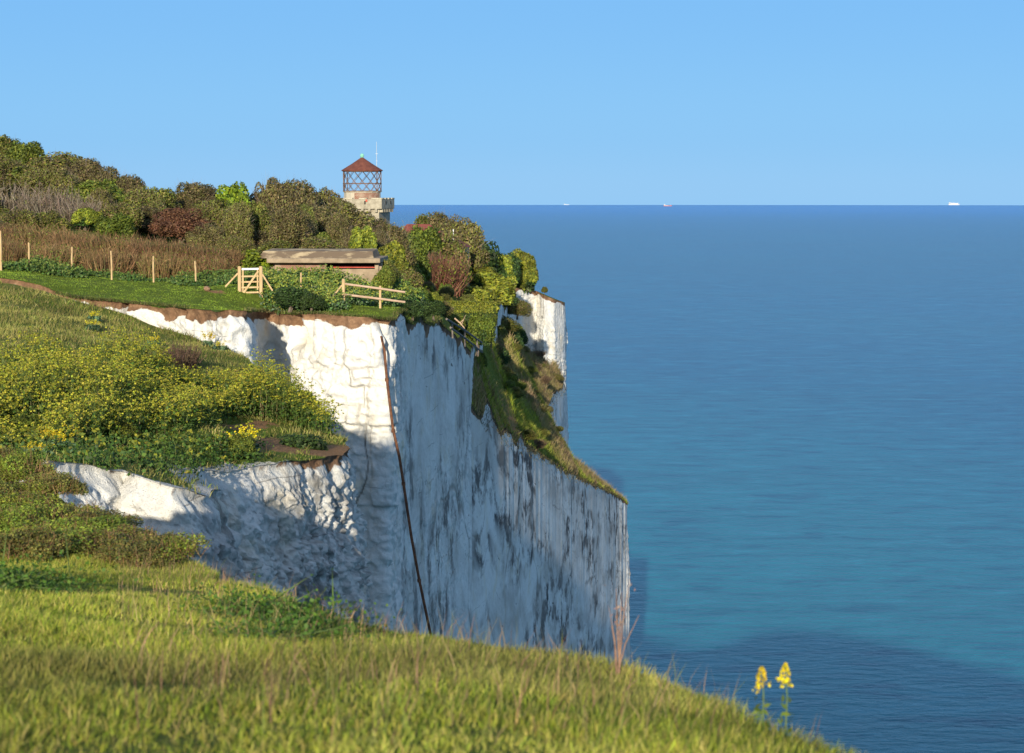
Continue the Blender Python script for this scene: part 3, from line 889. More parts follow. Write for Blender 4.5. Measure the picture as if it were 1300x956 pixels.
def crown(kind, n_lobe=26, n_leaf=5200, leaf=.06, twig=0, seed=0, lobe_r=(.22, .40), spread=.66, under='darkgreen'):
    """rounded bush in a unit frame: radius 1, height 1 (z)"""
    b = Bag()
    d = unit(n_lobe, -.25); ctr = d * np.array([spread, spread, spread * .62]) * rng.uniform(.75, 1.12, (n_lobe, 1)); ctr[:, 2] += .46
    rad = rng.uniform(*lobe_r, n_lobe)
    w = rad ** 2 / (rad ** 2).sum()
    k = rng.choice(n_lobe, n_leaf, p=w)
    dirs = unit(n_leaf, -.85)[:n_leaf]
    k = k[:len(dirs)]
    sq = np.array([1, 1, .72])
    pos = ctr[k] + dirs * (rad[k] * rng.uniform(.62, 1.06, len(k)) ** .7)[:, None] * sq
    ok = pos[:, 2] > .01
    pos, dirs, k = pos[ok], dirs[ok], k[ok]
    nrm = dirs + rng.normal(size=dirs.shape) * .55; nrm /= np.linalg.norm(nrm, axis=1)[:, None]
    lobe_tone = rng.uniform(.62, 1.28, n_lobe)
    c = pick(PAL[kind], len(pos)) * lobe_tone[k][:, None]
    ZS = np.array([1, 1, 1.7])
    b.leaves(pos * ZS, nrm, rng.uniform(.45, 1.5, len(pos)) * leaf, c, .6)
    # inner leaves: dark green inside green crowns, so that the crown is not hollow
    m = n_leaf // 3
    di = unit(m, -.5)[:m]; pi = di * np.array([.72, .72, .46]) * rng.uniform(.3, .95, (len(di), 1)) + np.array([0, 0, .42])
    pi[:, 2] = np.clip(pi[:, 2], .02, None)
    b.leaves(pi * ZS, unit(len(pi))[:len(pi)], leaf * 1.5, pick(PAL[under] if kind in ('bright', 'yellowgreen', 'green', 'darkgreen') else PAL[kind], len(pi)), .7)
    if twig:
        dt = unit(twig, -.05)[:twig]
        lo = dt * np.array([.5, .5, .3]) + np.array([0, 0, .42])
        hi = dt * np.array([1.0, 1.0, .62]) * rng.uniform(.85, 1.12, (len(dt), 1)) + np.array([0, 0, .45]) + rng.normal(size=dt.shape) * .06
        b.blades(lo * ZS, hi * ZS, leaf * .12, pick(PAL['grey' if kind != 'redbrown' else 'redbrown'], len(dt)))
    b.v = [v / ZS for v in b.v]
    return b.mesh('crown_' + kind)


def upright(kind, n=900, leafn=1600, leaf=.04, lean=.22, leafkind=None, wid=.012):
    """shrub of many upright stems, unit frame"""
    b = Bag()
    r = np.sqrt(rng.uniform(0, 1, n)) * .8; a = rng.uniform(0, 2 * math.pi, n)
    base = np.c_[r * np.cos(a), r * np.sin(a), rng.uniform(-.02, .25, n)]
    hgt = (1 - .35 * r ** 2) * rng.uniform(.55, 1.05, n)
    tip = base + np.c_[rng.normal(size=n) * lean * .5 + base[:, 0] * lean, rng.normal(size=n) * lean * .5 + base[:, 1] * lean, hgt]
    tip[:, 2] = hgt
    b.blades(base, tip, rng.uniform(.6, 1.3, n) * wid, pick(PAL[kind], n))
    m = n * 2
    k = rng.integers(0, n, m); f = rng.uniform(.35, .95, (m, 1)); st = base[k] * (1 - f) + tip[k] * f
    en = st + np.c_[rng.normal(size=(m, 2)) * .09, rng.uniform(.04, .22, m)]
    b.blades(st, en, wid * .55, pick(PAL[kind], m))
    if leafn:
        k = rng.integers(0, n, leafn); f = rng.uniform(.05, .98, (leafn, 1))
        pos = base[k] * (1 - f) + tip[k] * f + rng.normal(size=(leafn, 3)) * .03
        b.leaves(pos, unit(leafn)[:leafn], rng.uniform(.5, 1.2, leafn) * leaf, pick(PAL[leafkind or kind], leafn))
    return b.mesh('stems_' + kind)


def stem_mesh(n=6, r=.035, name='stems'):
    mb = MB()
    for k in range(n):
        a = random.uniform(0, 2 * math.pi); q = random.uniform(.15, .5)
        p0 = Vector((random.uniform(-.08, .08), random.uniform(-.08, .08), -.06))
        p2 = Vector((math.cos(a) * q, math.sin(a) * q, random.uniform(.5, .75)))
        p1 = (p0 + p2) / 2 + Vector((math.cos(a) * -.06, math.sin(a) * -.06, .02))
        mb.tube([p0, p1, p2], [r, r * .7, r * .3], 6)
    me = bpy.data.meshes.new(name); me.from_pydata(mb.v, [], mb.f); me.update(); me.materials.append(M['bark'])
    return me


def mix_pal(a, b, f):
    PAL[a + '_' + b] = PAL[a] + PAL[b][:f]


mix_pal('olive', 'brown', 3); mix_pal('green', 'olive', 2); mix_pal('brown', 'olive', 2)
PROTO = {
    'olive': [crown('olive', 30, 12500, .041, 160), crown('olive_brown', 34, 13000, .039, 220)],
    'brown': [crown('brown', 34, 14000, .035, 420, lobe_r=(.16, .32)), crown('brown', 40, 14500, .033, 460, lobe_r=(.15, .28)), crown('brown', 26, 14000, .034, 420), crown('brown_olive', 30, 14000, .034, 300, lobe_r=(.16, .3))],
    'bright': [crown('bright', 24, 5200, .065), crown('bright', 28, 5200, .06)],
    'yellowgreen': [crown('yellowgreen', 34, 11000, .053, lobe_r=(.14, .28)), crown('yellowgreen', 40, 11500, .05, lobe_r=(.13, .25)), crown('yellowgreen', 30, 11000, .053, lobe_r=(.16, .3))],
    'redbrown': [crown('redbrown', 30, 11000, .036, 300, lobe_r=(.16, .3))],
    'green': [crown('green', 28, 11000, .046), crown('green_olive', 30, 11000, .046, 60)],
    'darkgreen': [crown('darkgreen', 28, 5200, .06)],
    'grey': [upright('grey', 420, 500, .03, .42, 'olive', .011), upright('grey', 380, 700, .03, .36, 'brown', .011)],
    'rusty': [upright('rusty', 900, 1300, .03, .2, None, .011), upright('rusty', 900, 1500, .03, .2, 'olive', .011), upright('rusty', 800, 1600, .035, .25, 'green_olive', .011)],
    'redstem': [upright('redstem', 900, 2600, .035, .3, 'green_olive', .011)],
    'heather': [upright('heather', 800, 2200, .035, .45, 'heather', .012)],
}
STEMS = [stem_mesh(6), stem_mesh(8), stem_mesh(5)]
LOWSTEMS = [stem_mesh(9, .02), stem_mesh(7, .02)]
_cnt = {}


def plant(name, kind, x, y, zg, rx, h, label, cat, group=None, ry=None, part='crown', sink=.0):
    """one bush: an Empty on the ground with foliage and stems beneath it"""
    k = _cnt.get(kind, 0); _cnt[kind] = k + 1
    root = empty(name, (x, y, zg + H - sink), random.uniform(0, 6.28))
    root.rotation_euler = (random.uniform(-.14, .14), random.uniform(-.14, .14), root.rotation_euler[2])
    ry = ry or rx * random.uniform(.85, 1.3)
    c = obj(part, PROTO[kind][k % len(PROTO[kind])], root); c.scale = (rx, ry, h)
    s_ = obj('stems', STEMS[k % len(STEMS)], root); s_.scale = (rx, ry, h)
    tag(root, label, cat, group)
    return root


def zland(x, y):
    a = zP(x, y); b = zS(x, y)
    return np.where(inside(PQ, x, y), a, np.where(inside(SQ, x, y), b, a))


def zfar(x, y): return float(zP(np.array([x]), np.array([y]))[0])


def bush(kind, u, vtop, wpx, d, label, group=None, name=None, cat='bush', zf=zland, vbase=None, hmin=1.0, top=1.0):
    t = P(u, vtop, d)
    zg = float(zf(np.array([t[0]]), np.array([d]))[0])
    if vbase is not None: zg = min(zg + 2, P(u, vbase, d)[2])
    h = max(t[2] - zg, hmin)
    rx = wpx * d / F / 2
    rx = max(rx, h / 2.6)
    if h < 1.35 * rx:
        zg -= 1.35 * rx - h; h = 1.35 * rx
    names = {'brown': 'hawthorn_bush', 'olive': 'thorn_bush', 'bright': 'leafy_bush', 'yellowgreen': 'sycamore_bush', 'redbrown': 'red_leaved_bush', 'green': 'leafy_bush',
             'darkgreen': 'evergreen_bush', 'grey': 'bare_shrub', 'rusty': 'twiggy_shrub', 'redstem': 'twiggy_shrub', 'heather': 'bramble_shrub'}
    return plant(name or names[kind], kind, t[0], d, zg, rx * 1.08, h * top, label, cat, group, sink=.05)


GB = 'bushes in the hillside thicket'
# skyline and hillside, left of the tower
bush('olive', 6, 176, 66, 165, 'tall olive bush highest on the skyline at the left edge of the view')
bush('green', 34, 181, 60, 160, 'bright green bush on the top of the hill beside the highest olive bush')
bush('olive', 70, 196, 74, 158, 'broad olive bush on the skyline where the hill starts to fall')
bush('brown', 112, 201, 66, 156, 'dark brown thorn bush on the skyline with three bumps', GB)
bush('brown', 142, 212, 56, 155, 'brown thorn bush on the falling skyline in the middle of the hill', GB)
bush('brown', 166, 225, 34, 153, 'small dark brown bush overhanging at the end of the hill crest', GB)
bush('olive', 16, 212, 84, 151, 'dark olive bush below the highest bush at the left edge', GB)
bush('brown', 76, 212, 70, 149, 'dark brown bush just below the left skyline above the pale bare shrubs', GB)
bush('grey', 22, 228, 90, 143, 'pale grey leafless shrub with upright twigs at the left edge', 'bare grey shrubs on the hillside')
bush('grey', 66, 234, 80, 142, 'pale grey leafless shrub right of another, under the dark brown bush', 'bare grey shrubs on the hillside')
bush('grey', 98, 248, 60, 140, 'brownish leafless shrub beside the yellow-green bushes on the hillside', 'bare grey shrubs on the hillside')
bush('green', 128, 232, 76, 147, 'yellow-green bush high on the hillside below the dark crest', GB)
bush('olive', 176, 240, 60, 147, 'olive brown bush on the hillside right of the yellow-green one', GB)
bush('olive', 202, 240, 50, 154, 'olive bush in the dip of the skyline left of the domed brown bush')
bush('brown', 243, 231, 74, 160, 'domed grey-brown bush on the skyline left of the bright green bush')
bush('bright', 297, 235, 58, 157, 'bright lime green bush on the skyline between two brown bushes')
bush('brown', 342, 227, 70, 160, 'big domed brown bush on the skyline right of the bright green bush')
bush('brown', 374, 232, 56, 159, 'brown bush with paler top on the skyline joined to the big domed one')
bush('brown', 408, 241, 60, 166, 'brown bush on the skyline just left of the lantern tower')
for (k, u, v, w, d) in (('olive', 150, 258, 60, 139), ('green', 150, 272, 60, 134), ('yellowgreen', 108, 262, 44, 137), ('olive', 60, 272, 64, 134), ('olive', 20, 276, 60, 133),
                        ('brown', 190, 262, 56, 143), ('olive', 268, 256, 70, 151), ('brown', 262, 284, 56, 138), ('brown', 305, 266, 84, 146), ('brown', 352, 270, 76, 145),
                        ('brown', 330, 292, 70, 136), ('brown', 372, 296, 56, 134), ('brown', 396, 262, 84, 146), ('brown', 300, 296, 50, 133), ('olive', 404, 302, 56, 128),
                        ('brown', 466, 274, 54, 150), ('olive', 350, 312, 60, 126), ('olive', 300, 308, 50, 127), ('brown', 478, 290, 44, 146), ('olive', 215, 245, 60, 165), ('olive', -30, 190, 80, 165), ('olive', -40, 250, 90, 140), ('brown', -20, 290, 60, 128)):
    bush(k, u, v, w, d, {'olive': 'olive thorn bush packed in the thicket on the hillside', 'green': 'mid green bush low on the hillside above the fence posts',
                         'yellowgreen': 'small yellow-green bush on the hillside beside the dark gap', 'brown': 'grey-brown leafless thorn bush packed in the thicket on the hillside'}[k], GB)
bush('redbrown', 228, 263, 74, 139, 'dark red-brown bush on the hillside above the fence')
bush('brown', 436, 256, 96, 149, 'large smooth domed brown bush in front of the tower foot')
bush('yellowgreen', 455, 287, 56, 133, 'yellow-green bush below the tower above the bunker roof')
bush('green', 414, 296, 30, 131, 'small bright green bush among brown ones above the bunker roof')
bush('brown', 488, 283, 44, 200, 'brown bush hiding the foot of the tower')
bush('olive', 508, 287, 44, 185, 'olive bush between the tower and the red tiled roof')
bush('green', 520, 300, 44, 165, 'small olive green bush left of the red tiled roof')
bush('green', 486, 338, 26, 115.2, 'green bush in front of the right end of the bunker wall', hmin=.8)
bush('olive', 491, 331, 34, 117.5, 'small olive bush against the right end wall of the bunker')
bush('brown', 499, 288, 34, 150, 'narrow brown bush right below the shaded side of the tower')
# right of the bunker, out to the cliff edge
bush('yellowgreen', 497, 308, 56, 127, 'yellow-green sycamore bush at the right end of the bunker')
bush('olive', 562, 297, 40, 212, 'olive bush in front of the right half of the red tiled roof')
bush('green', 532, 288, 56, 210, 'rounded olive green bush below the red tiled roof')
bush('olive', 540, 276, 52, 238, 'rounded olive bush on the skyline against the sea right of the tower', name='skyline_bush')
bush('brown', 568, 273, 40, 236, 'tall brown leafless bush on the skyline above the red tiled roof')
bush('brown', 587, 280, 34, 235, 'brown leafless bush on the skyline at the seaward end of the red roof')
bush('grey', 524, 280, 22, 240, 'thin grey leafless bush against the sea beside the tower')
bush('green', 572, 311, 50, 214, 'bright green bush behind the red-stemmed shrub')
bush('redstem', 552, 319, 84, 200, 'wide shrub of upright red-brown twigs right of the rail fence')
bush('olive', 512, 338, 50, 126, 'olive shrub just behind the end of the rail fence')
bush('yellowgreen', 601, 330, 60, 235, 'yellow-green bush on the seaward slope above the hedge', 'yellow-green bushes on the seaward slope')
bush('yellowgreen', 626, 321, 60, 285, 'yellow-green bush on the upper seaward slope below the dark gap')
bush('yellowgreen', 661, 317, 44, 323, 'rounded yellow-green bush on the brink of the far white cliff', vbase=381)
bush('yellowgreen', 670, 338, 26, 321, 'yellow-green bush tucked under the rounded one on the far cliff brink')
bush('yellowgreen', 652, 342, 26, 319, 'small yellow-green bush at the inland end of the far cliff brink')
bush('darkgreen', 640, 323, 36, 316, 'dark shaded bush beside the bush on the far cliff brink')  # dark leaf colour stands in for a shaded recess between bushes
bush('yellowgreen', 618, 345, 66, 230, 'yellow-green bush in the middle of the seaward slope', 'yellow-green bushes on the seaward slope')
bush('yellowgreen', 600, 361, 78, 206, 'yellow-green bush directly above the flat-topped hedge')
bush('darkgreen', 636, 366, 44, 262, 'dark green bush hanging at the seaward cliff edge beside the far white face')
bush('darkgreen', 606, 306, 34, 280, 'small dark bush on the skyline right of the red roof')
bush('green', 606, 397, 44, 146, 'green bush under the flat-topped hedge', 'low bushes under the hedge')
bush('green', 576, 399, 36, 147, 'low green bush left of the one under the hedge', 'low bushes under the hedge')
bush('olive', 638, 402, 40, 238, 'olive bush at the head of the grassy gully')
bush('olive', 656, 412, 36, 285, 'brownish bush at the foot of the far white cliff')
bush('olive', 691, 364, 9, 324, 'tiny bush alone on the brink of the far white cliff', hmin=.7)
# the rest of the seaward bushes, filling the plateau behind the hedge
def seaward_fill():
    prof = ([485, 500, 520, 545, 590, 600, 612, 630, 648, 665, 680, 690], [318, 312, 300, 296, 302, 320, 330, 330, 326, 330, 350, 372])
    used, n = [], 0
    for _ in range(9000):
        d = 113 + 210 * random.random() ** 1.5
        u = random.uniform(488, 652)
        x = (u - 650) / F * d
        xa, da = np.array([x]), np.array([d])
        if not inside(PQ, xa, da)[0] or not inside(PQ, xa + .5, da)[0]: continue
        if d < 124 and u < 512 + (d - 113) * 1.5: continue
        if 144 < d < 156 and 555 < u < 640: continue
        if any(abs(x - a) < 1.7 and abs(d - b) < 3.6 for a, b in used): continue
        zg = float(zP(xa, da)[0])
        h = random.uniform(1.5, 2.3) if d < 145 else random.uniform(2.2, 3.6)
        h = min(h, P(u, np.interp(u, *prof) + random.uniform(0, 14), d)[2] - zg)
        if d < 198 and x > -8.5: h = min(h, 1.3)
        if h < .8: continue
        used.append((x, d)); n += 1
        k = random.choice(['yellowgreen'] * 4 + ['green', 'olive', 'olive', 'brown']) if d > 128 else random.choice(['olive', 'green', 'yellowgreen'])
        rx = max(h / 2.4, random.uniform(1.0, 1.6) if h > 1.35 else .85)
        plant({'yellowgreen': 'sycamore_bush', 'green': 'leafy_bush', 'olive': 'thorn_bush', 'brown': 'hawthorn_bush'}[k], k, x, d, zg - max(0, 1.3 * rx - h), rx, max(h, 1.3 * rx),
              {'yellowgreen': 'yellow-green bush in the mass of bushes behind the hedge', 'green': 'plain green bush in the mass of bushes behind the hedge', 'olive': 'olive bush in the mass of bushes behind the hedge',
               'brown': 'brown bush in the mass of bushes behind the hedge'}[k], 'bush', 'bushes on the seaward plateau')
        if n >= 64: break
    for i in range(26):
        for _ in range(60):
            u, v, d = random.uniform(605, 712), 0, random.uniform(150, 290)
            x = (u - 650) / F * d
            if inside(SQ, np.array([x]), np.array([d]))[0] and not inside(PQ, np.array([x]), np.array([d]))[0] and px_of(x, d, zS(np.array([x]), np.array([d])))[1][0] > 445: break
        else: continue
        k = random.choice(['heather', 'olive', 'green', 'olive']); r = random.uniform(.6, 1.3)
        plant('low_bush', k, x, d, float(zS(np.array([x]), np.array([d]))[0]) - .1, r, r * 1.0, {'heather': 'brown bramble clump on the grassy gully slope behind the spur crest', 'olive': 'low olive bush on the grassy gully slope behind the spur crest',
              'green': 'low green bush on the grassy gully slope behind the spur crest'}[k], 'bush', 'low bushes in the grassy gully')
    # bushes clinging to the drop between the plateau and the gully
    for (u, v, d, r) in ((606, 440, 158, 1.0), (616, 430, 172, 1.1), (626, 424, 190, 1.2), (636, 414, 215, 1.4), (646, 404, 245, 1.5), (655, 396, 272, 1.5), (632, 436, 200, 1.2), (650, 428, 240, 1.4), (660, 424, 270, 1.3)):
        x = (u - 650) / F * d
        zg = float(zS(np.array([x]), np.array([d]))[0])
        plant('leafy_bush', random.choice(['green', 'darkgreen', 'olive']), x, d, zg - .2, r, r * 1.7, 'bush on the steep bank at the head of the grassy gully', 'bush', 'bushes at the gully head')


def hill_fill():
    prof = ([-60, 0, 30, 60, 90, 130, 165, 182, 205, 240, 270, 300, 345, 380, 410, 440, 470, 490], [176, 180, 184, 196, 206, 214, 230, 246, 246, 236, 242, 242, 232, 240, 247, 262, 282, 292])
    used, n = [], 0
    for _ in range(9000):
        u = random.uniform(-40, 486); d = random.uniform(143 if u < 300 else 131, 168); x = (u - 650) / F * d
        if d < 128 and u > 300: continue
        if 0 < u < 110 and d < 146: continue
        if any(abs(x - a) < 2.3 and abs(d - b) < 3.4 for a, b in used): continue
        zg = zfar(x, d); rx = random.uniform(1.1, 1.9)
        h = min(random.uniform(1.8, 3.2), P(u, np.interp(u, *prof) + 6 + random.uniform(0, 10), d)[2] - zg)
        if h < 1.2: continue
        used.append((x, d)); n += 1
        k = random.choice(['brown', 'brown', 'brown', 'brown', 'olive'] if u > 215 else ['olive', 'olive', 'olive', 'brown', 'brown', 'green'])
        plant({'green': 'leafy_bush', 'olive': 'thorn_bush', 'brown': 'hawthorn_bush'}[k], k, x, d, zg - max(0, 1.2 * rx - h), rx, max(h, 1.2 * rx), {'olive': 'olive thorn bush packed in the thicket on the hillside',
              'brown': 'grey-brown leafless thorn bush packed in the thicket on the hillside', 'green': 'plain green bush packed in the thicket on the hillside'}[k], 'bush', GB)
        if n >= 70: break


hill_fill()
seaward_fill()
# twiggy scrub behind the fence
for i, (u, v, w, d) in enumerate(((-14, 284, 60, 120), (18, 280, 62, 119), (52, 284, 64, 118), (88, 288, 60, 117), (122, 292, 60, 116), (156, 296, 60, 116), (188, 298, 62, 115), (222, 302, 60, 115), (254, 306, 58, 114), (284, 312, 50, 115),
                                   (0, 298, 60, 113), (70, 304, 66, 112.5), (140, 312, 60, 112), (206, 316, 60, 111.5), (262, 322, 50, 111))):
    bush('rusty', u, v, w, d, 'rusty brown twiggy shrub in the row behind the fence posts', 'twiggy shrubs behind the fence')
bush('bright', 308, 318, 66, 116, 'bright green leafy bush behind the gate beside the bunker', hmin=1.0)
bush('darkgreen', 368, 364, 44, 101.8, 'dark grey-green bush on the cliff brink right of the gate', vbase=394)
bush('darkgreen', 395, 372, 36, 101.6, 'low dark bush on the cliff brink below the lone post', vbase=396)
bush('darkgreen', 524, 385, 30, 106, 'low dark bush on the cliff brink past the rail fence', vbase=404)
bush('darkgreen', 550, 388, 34, 112, 'dark low bush on the cliff brink left of the hedge', vbase=404)
# near slopes
bush('heather', 222, 441, 62, 80, 'brown bramble bush on the grassy slope above the yellow flowers', zf=zN, cat='shrub')
bush('darkgreen', 380, 550, 66, 64.5, 'rounded dark green bush on the bare soil of the ledge', zf=zN, vbase=588)
bush('green', 306, 566, 36, 59, 'small green bush at the ledge edge below the yellow flowers', zf=zN, vbase=592)
bush('green', 335, 488, 60, 75, 'green bush in the flowers at the right end of the ledge', zf=zN)
bush('green', 375, 520, 60, 73, 'green bush low on the ledge nearest the white wall', zf=zN)

for i, (k, u, v, w, d) in enumerate((('green', 10, 520, 60, 58), ('green', 62, 512, 56, 61), ('olive', 128, 505, 60, 64), ('green', 180, 500, 60, 66), ('green', 232, 492, 56, 70), ('olive', 300, 478, 56, 78), ('green', 150, 540, 44, 57), ('green', 30, 545, 44, 55),
                                     ('green', 250, 520, 50, 64))):
    bush(k, u, v, w, d, 'leafy green shrub standing among the yellow-green flowers on the ledge', 'leafy shrubs in the flower belt', zf=zN, cat='shrub', hmin=.7)


# flat-topped hedge
def hedge():
    d = 150.0
    t = P(594, 384, d)
    zg = float(zland(np.array([t[0]]), np.array([d]))[0]) - .2
    root = empty('clipped_hedge', (t[0], d, zg + H))
    bg_ = Bag(); n = 12000
    L, W, h = 66 * d / F, 1.5, t[2] - zg
    p = np.c_[rng.uniform(-.5, .5, n) * L, rng.uniform(-.5, .5, n) * W, rng.uniform(0, 1, n) * h]
    side = rng.integers(0, 3, n)
    p[side == 0, 2] = h * rng.uniform(.93, 1.03, (side == 0).sum())
    p[side == 1, 1] = -.5 * W * rng.uniform(.85, 1.05, (side == 1).sum())
    nr = rng.normal(size=(n, 3)) * .5; nr[side == 0] += (0, 0, 1); nr[side == 1] += (0, -1, .3); nr /= np.linalg.norm(nr, axis=1)[:, None]
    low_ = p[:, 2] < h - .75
    cc = pick(PAL['yellowgreen'], n); cc[low_] = pick(PAL['darkgreen'], n)[low_]  # lower leaves coloured dark for the shadow under the hedge
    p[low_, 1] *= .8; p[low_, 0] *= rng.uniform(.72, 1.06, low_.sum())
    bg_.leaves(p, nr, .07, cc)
    obj('foliage', bg_.mesh('hedge_foliage'), root)
    mb = MB()
    for k in range(7):
        x = (-.45 + .15 * k) * L
        mb.tube([(x, 0, -.3), (x + .1, .05, h * .4), (x + .05, 0, h * .8)], [.06, .05, .03], 6)
    mb.build('stems', M['bark'], root)
    tag(root, 'low flat-topped yellow-green hedge above the shaded cliff corner', 'hedge')


hedge()

# low shrubs on the near slope, below the chalk outcrop
def shrub_slope():
    pts = []
    for row, (d, v0) in enumerate(((28.6, 600), (27, 612), (25.3, 628), (23.6, 645), (21.8, 662), (20.2, 680))):
        x1 = {0: 58, 1: 100, 2: 140, 3: 190, 4: 235, 5: 262}[row]
        u = -40 + row * 13
        while u < x1 - 10:
            pts.append((u + random.uniform(-8, 8), d + random.uniform(-.6, .6))); u += 46
    pts += [(u, random.uniform(28.6, 29.6)) for u in (-46, -22, -4, 14, 30)] + [(u, random.uniform(26, 27.5)) for u in (-30, 0, 26, 50)]
    for u, d in pts:
        tall = d > 28.55 and u < 36
        x = (u - 650) / F * d
        zg = float(zN(np.array([x]), np.array([d]))[0])
        kind = random.choice(['low_green', 'low_green', 'low_olive', 'low_brown'])
        plant('low_shrub', kind, x, d, zg, random.uniform(.34, .46), random.uniform(.42, .52) if tall else random.uniform(.22, .36), 'low leafy green and brown shrub matted on the near slope below the chalk outcrop', 'shrub',
              'low shrubs on the near slope', part='foliage')


def low(pal, n=5200, leaf=.045):
    b = Bag()
    nl = 26
    a = rng.uniform(0, 6.28, nl); r = np.sqrt(rng.uniform(0, 1, nl)) * .8
    ctr = np.c_[r * np.cos(a), r * np.sin(a), rng.uniform(.35, .7, nl)]
    k = rng.integers(0, nl, n); dr = unit(n, -.5)[:n]; k = k[:len(dr)]
    pos = ctr[k] + dr * rng.uniform(.2, .36, (len(dr), 1)) * np.array([1, 1, 1.0]); ok = pos[:, 2] > .02
    pos, dr, k = pos[ok], dr[ok], k[ok]
    tone = rng.uniform(.75, 1.25, nl)
    nr = dr + rng.normal(size=dr.shape) * .6; nr /= np.linalg.norm(nr, axis=1)[:, None]
    b.leaves(pos, nr, rng.uniform(.6, 1.2, len(pos)) * leaf, pick(pal, len(pos)) * tone[k][:, None], .6)
    m = 260
    a = rng.uniform(0, 6.28, m); r = np.sqrt(rng.uniform(0, 1, m)) * .85
    base = np.c_[r * np.cos(a), r * np.sin(a), rng.uniform(.2, .6, m)]
    b.blades(base, base + np.c_[rng.normal(size=(m, 2)) * .12, rng.uniform(.25, .62, m)], .008, pick(PAL['rusty'], m))
    return b.mesh('low_foliage')


PROTO['low_green'] = [low([(.14, .175, .02), (.10, .145, .018), (.18, .20, .025), (.13, .11, .03)]), low([(.12, .165, .02), (.15, .18, .022), (.08, .115, .016)])]
PROTO['low_olive'] = [low([(.12, .12, .025), (.14, .11, .03), (.08, .09, .02)])]
PROTO['low_brown'] = [low([(.15, .105, .04), (.13, .14, .025), (.17, .13, .05), (.12, .155, .02)])]
shrub_slope()


# ------------------------------------------------------------------ ground cover that nobody could count
def sample_region(n, zf, box, cond, poly):
    out = []
    tot = 0
    while tot < n:
        x = rng.uniform(box[0], box[1], n); y = rng.uniform(box[2], box[3], n)
        z = zf(x, y) + rough_z(x, y, .6)
        u, v = px_of(x, y, z)
        ok = cond(u, v, x, y) & inside(poly, x, y) & (u > -60) & (u < 1360)
        out.append(np.c_[x, y, z][ok]); tot += ok.sum()
        if ok.sum() < n * .002: break
    return np.concatenate(out)[:n]


def grass(name, pts, length, width, pal, label, lean=.35, w=None, wind=(.12, 0), patch=None):
    n = len(pts); b = Bag()
    L = length * rng.uniform(.45, 1.15, n)
    if patch is not None: L = L * np.clip(1 + patch * fbm(pts[:, 0] * .9, pts[:, 1] * .9, seed=44, oct=3), .25, 2.2)
    dirn = np.c_[rng.normal(size=n) * lean + wind[0], rng.normal(size=n) * lean + wind[1], np.ones(n)]
    dirn /= np.linalg.norm(dirn, axis=1)[:, None]
    base = pts.copy(); base[:, 2] += H - .03
    tip = base + dirn * L[:, None]
    bend = np.c_[-dirn[:, :2] * L[:, None] * .18, np.zeros(n)]
    c = pick(pal, n, .2, w)
    if patch is not None:                           # drier, straw-coloured patches
        dr = np.clip(.25 + .9 * fbm(pts[:, 0] * .55 + 31, pts[:, 1] * .55, seed=77, oct=4), 0, .8) * rng.uniform(.3, 1, n)
        c = c * (1 - dr[:, None]) + np.array([.33, .29, .085]) * LEAF_GAIN * .8 * dr[:, None]
    tone = 1 + .36 * fbm(pts[:, 0] * .7, pts[:, 1] * .7, seed=91, oct=3)
    c = np.clip(c * np.clip(tone, .5, 1.6)[:, None], .003, .9)
    b.blades(base, tip, width * rng.uniform(.6, 1.3, n), c, bend)
    me = b.mesh(name); o = obj(name, me)
    tag(o, label, 'grass', kind='stuff')
    return o


fg = sample_region(230000, zN, (-9, 4.5, 5.2, 22), lambda u, v, x, y: (v < 1000) & (v > 690) & (rng.uniform(size=len(u)) < np.clip(1.25 - y / 40, .2, 1)), NQ)
grass('meadow_grass', fg, .095, .0030, [(.20, .255, .022), (.27, .29, .03), (.34, .29, .08), (.31, .29, .055), (.12, .17, .018)],
      'long green and straw coloured meadow grass on the nearest slope', .42, patch=.55)
edge = sample_region(1700, zN, (-7, 3, 6, 20), lambda u, v, x, y: (v < 960) & (u > 150), NQ)
grass('seeding_grass', edge, .27, .0022, [(.26, .19, .09), (.20, .16, .07), (.22, .13, .08), (.12, .15, .03)], 'thin straw coloured seed stalks standing out of the near grass', .28)
mid = sample_region(70000, zN, (-34, -4, 40, 103), lambda u, v, x, y: (u < 450), NQ)
mu, mv = px_of(mid[:, 0], mid[:, 1], mid[:, 2])
bare = np.zeros(len(mid), bool)
for (su, sv, ru, rv) in SOIL: bare |= ((mu - su) / ru) ** 2 + ((mv - sv) / rv) ** 2 < .55
mid = mid[~bare]
mid = mid[rng.uniform(size=len(mid)) < np.clip(.25 + (mid[:, 1] - 45) / 60, .2, 1)]
grass('slope_grass', mid, .22, .011, [(.11, .145, .02), (.15, .16, .03), (.21, .18, .065), (.07, .105, .016), (.17, .135, .05)], 'rough grass on the slope between the ledge and the lawn', .5, patch=.6)
lawn = sample_region(60000, zP, (-34, -2, 96, 112), lambda u, v, x, y: (u < 600) & (v > 335), PQ)
grass('lawn_grass', lawn, .08, .016, [(.125, .18, .018), (.15, .20, .022), (.10, .15, .016)], 'short green lawn grass along the far cliff top', .6)
tang = PQ[(PQ[:, 1] < 124) & (PQ[:, 0] > -23) & (PQ[:, 0] < -2) & (PQ[:, 1] > 95)]
tang = tang[rng.integers(0, len(tang), 9000)] + rng.normal(size=(9000, 2)) * .10
grass('brink_grass', np.c_[tang, zP(tang[:, 0], tang[:, 1])], .22, .014, [(.06, .085, .018), (.09, .11, .02), (.12, .10, .04), (.04, .05, .015)], 'ragged grass hanging along the far cliff brink', .8, wind=(0, -.35))
gs = sample_region(90000, zS, (-9, 24, 134, 330), lambda u, v, x, y: (v > 430), SQ)
ng = fbm(gs[:, 0] * .16, gs[:, 1] * .16, seed=71, oct=3)
g1, g2 = gs[ng < .2], gs[ng >= .2]
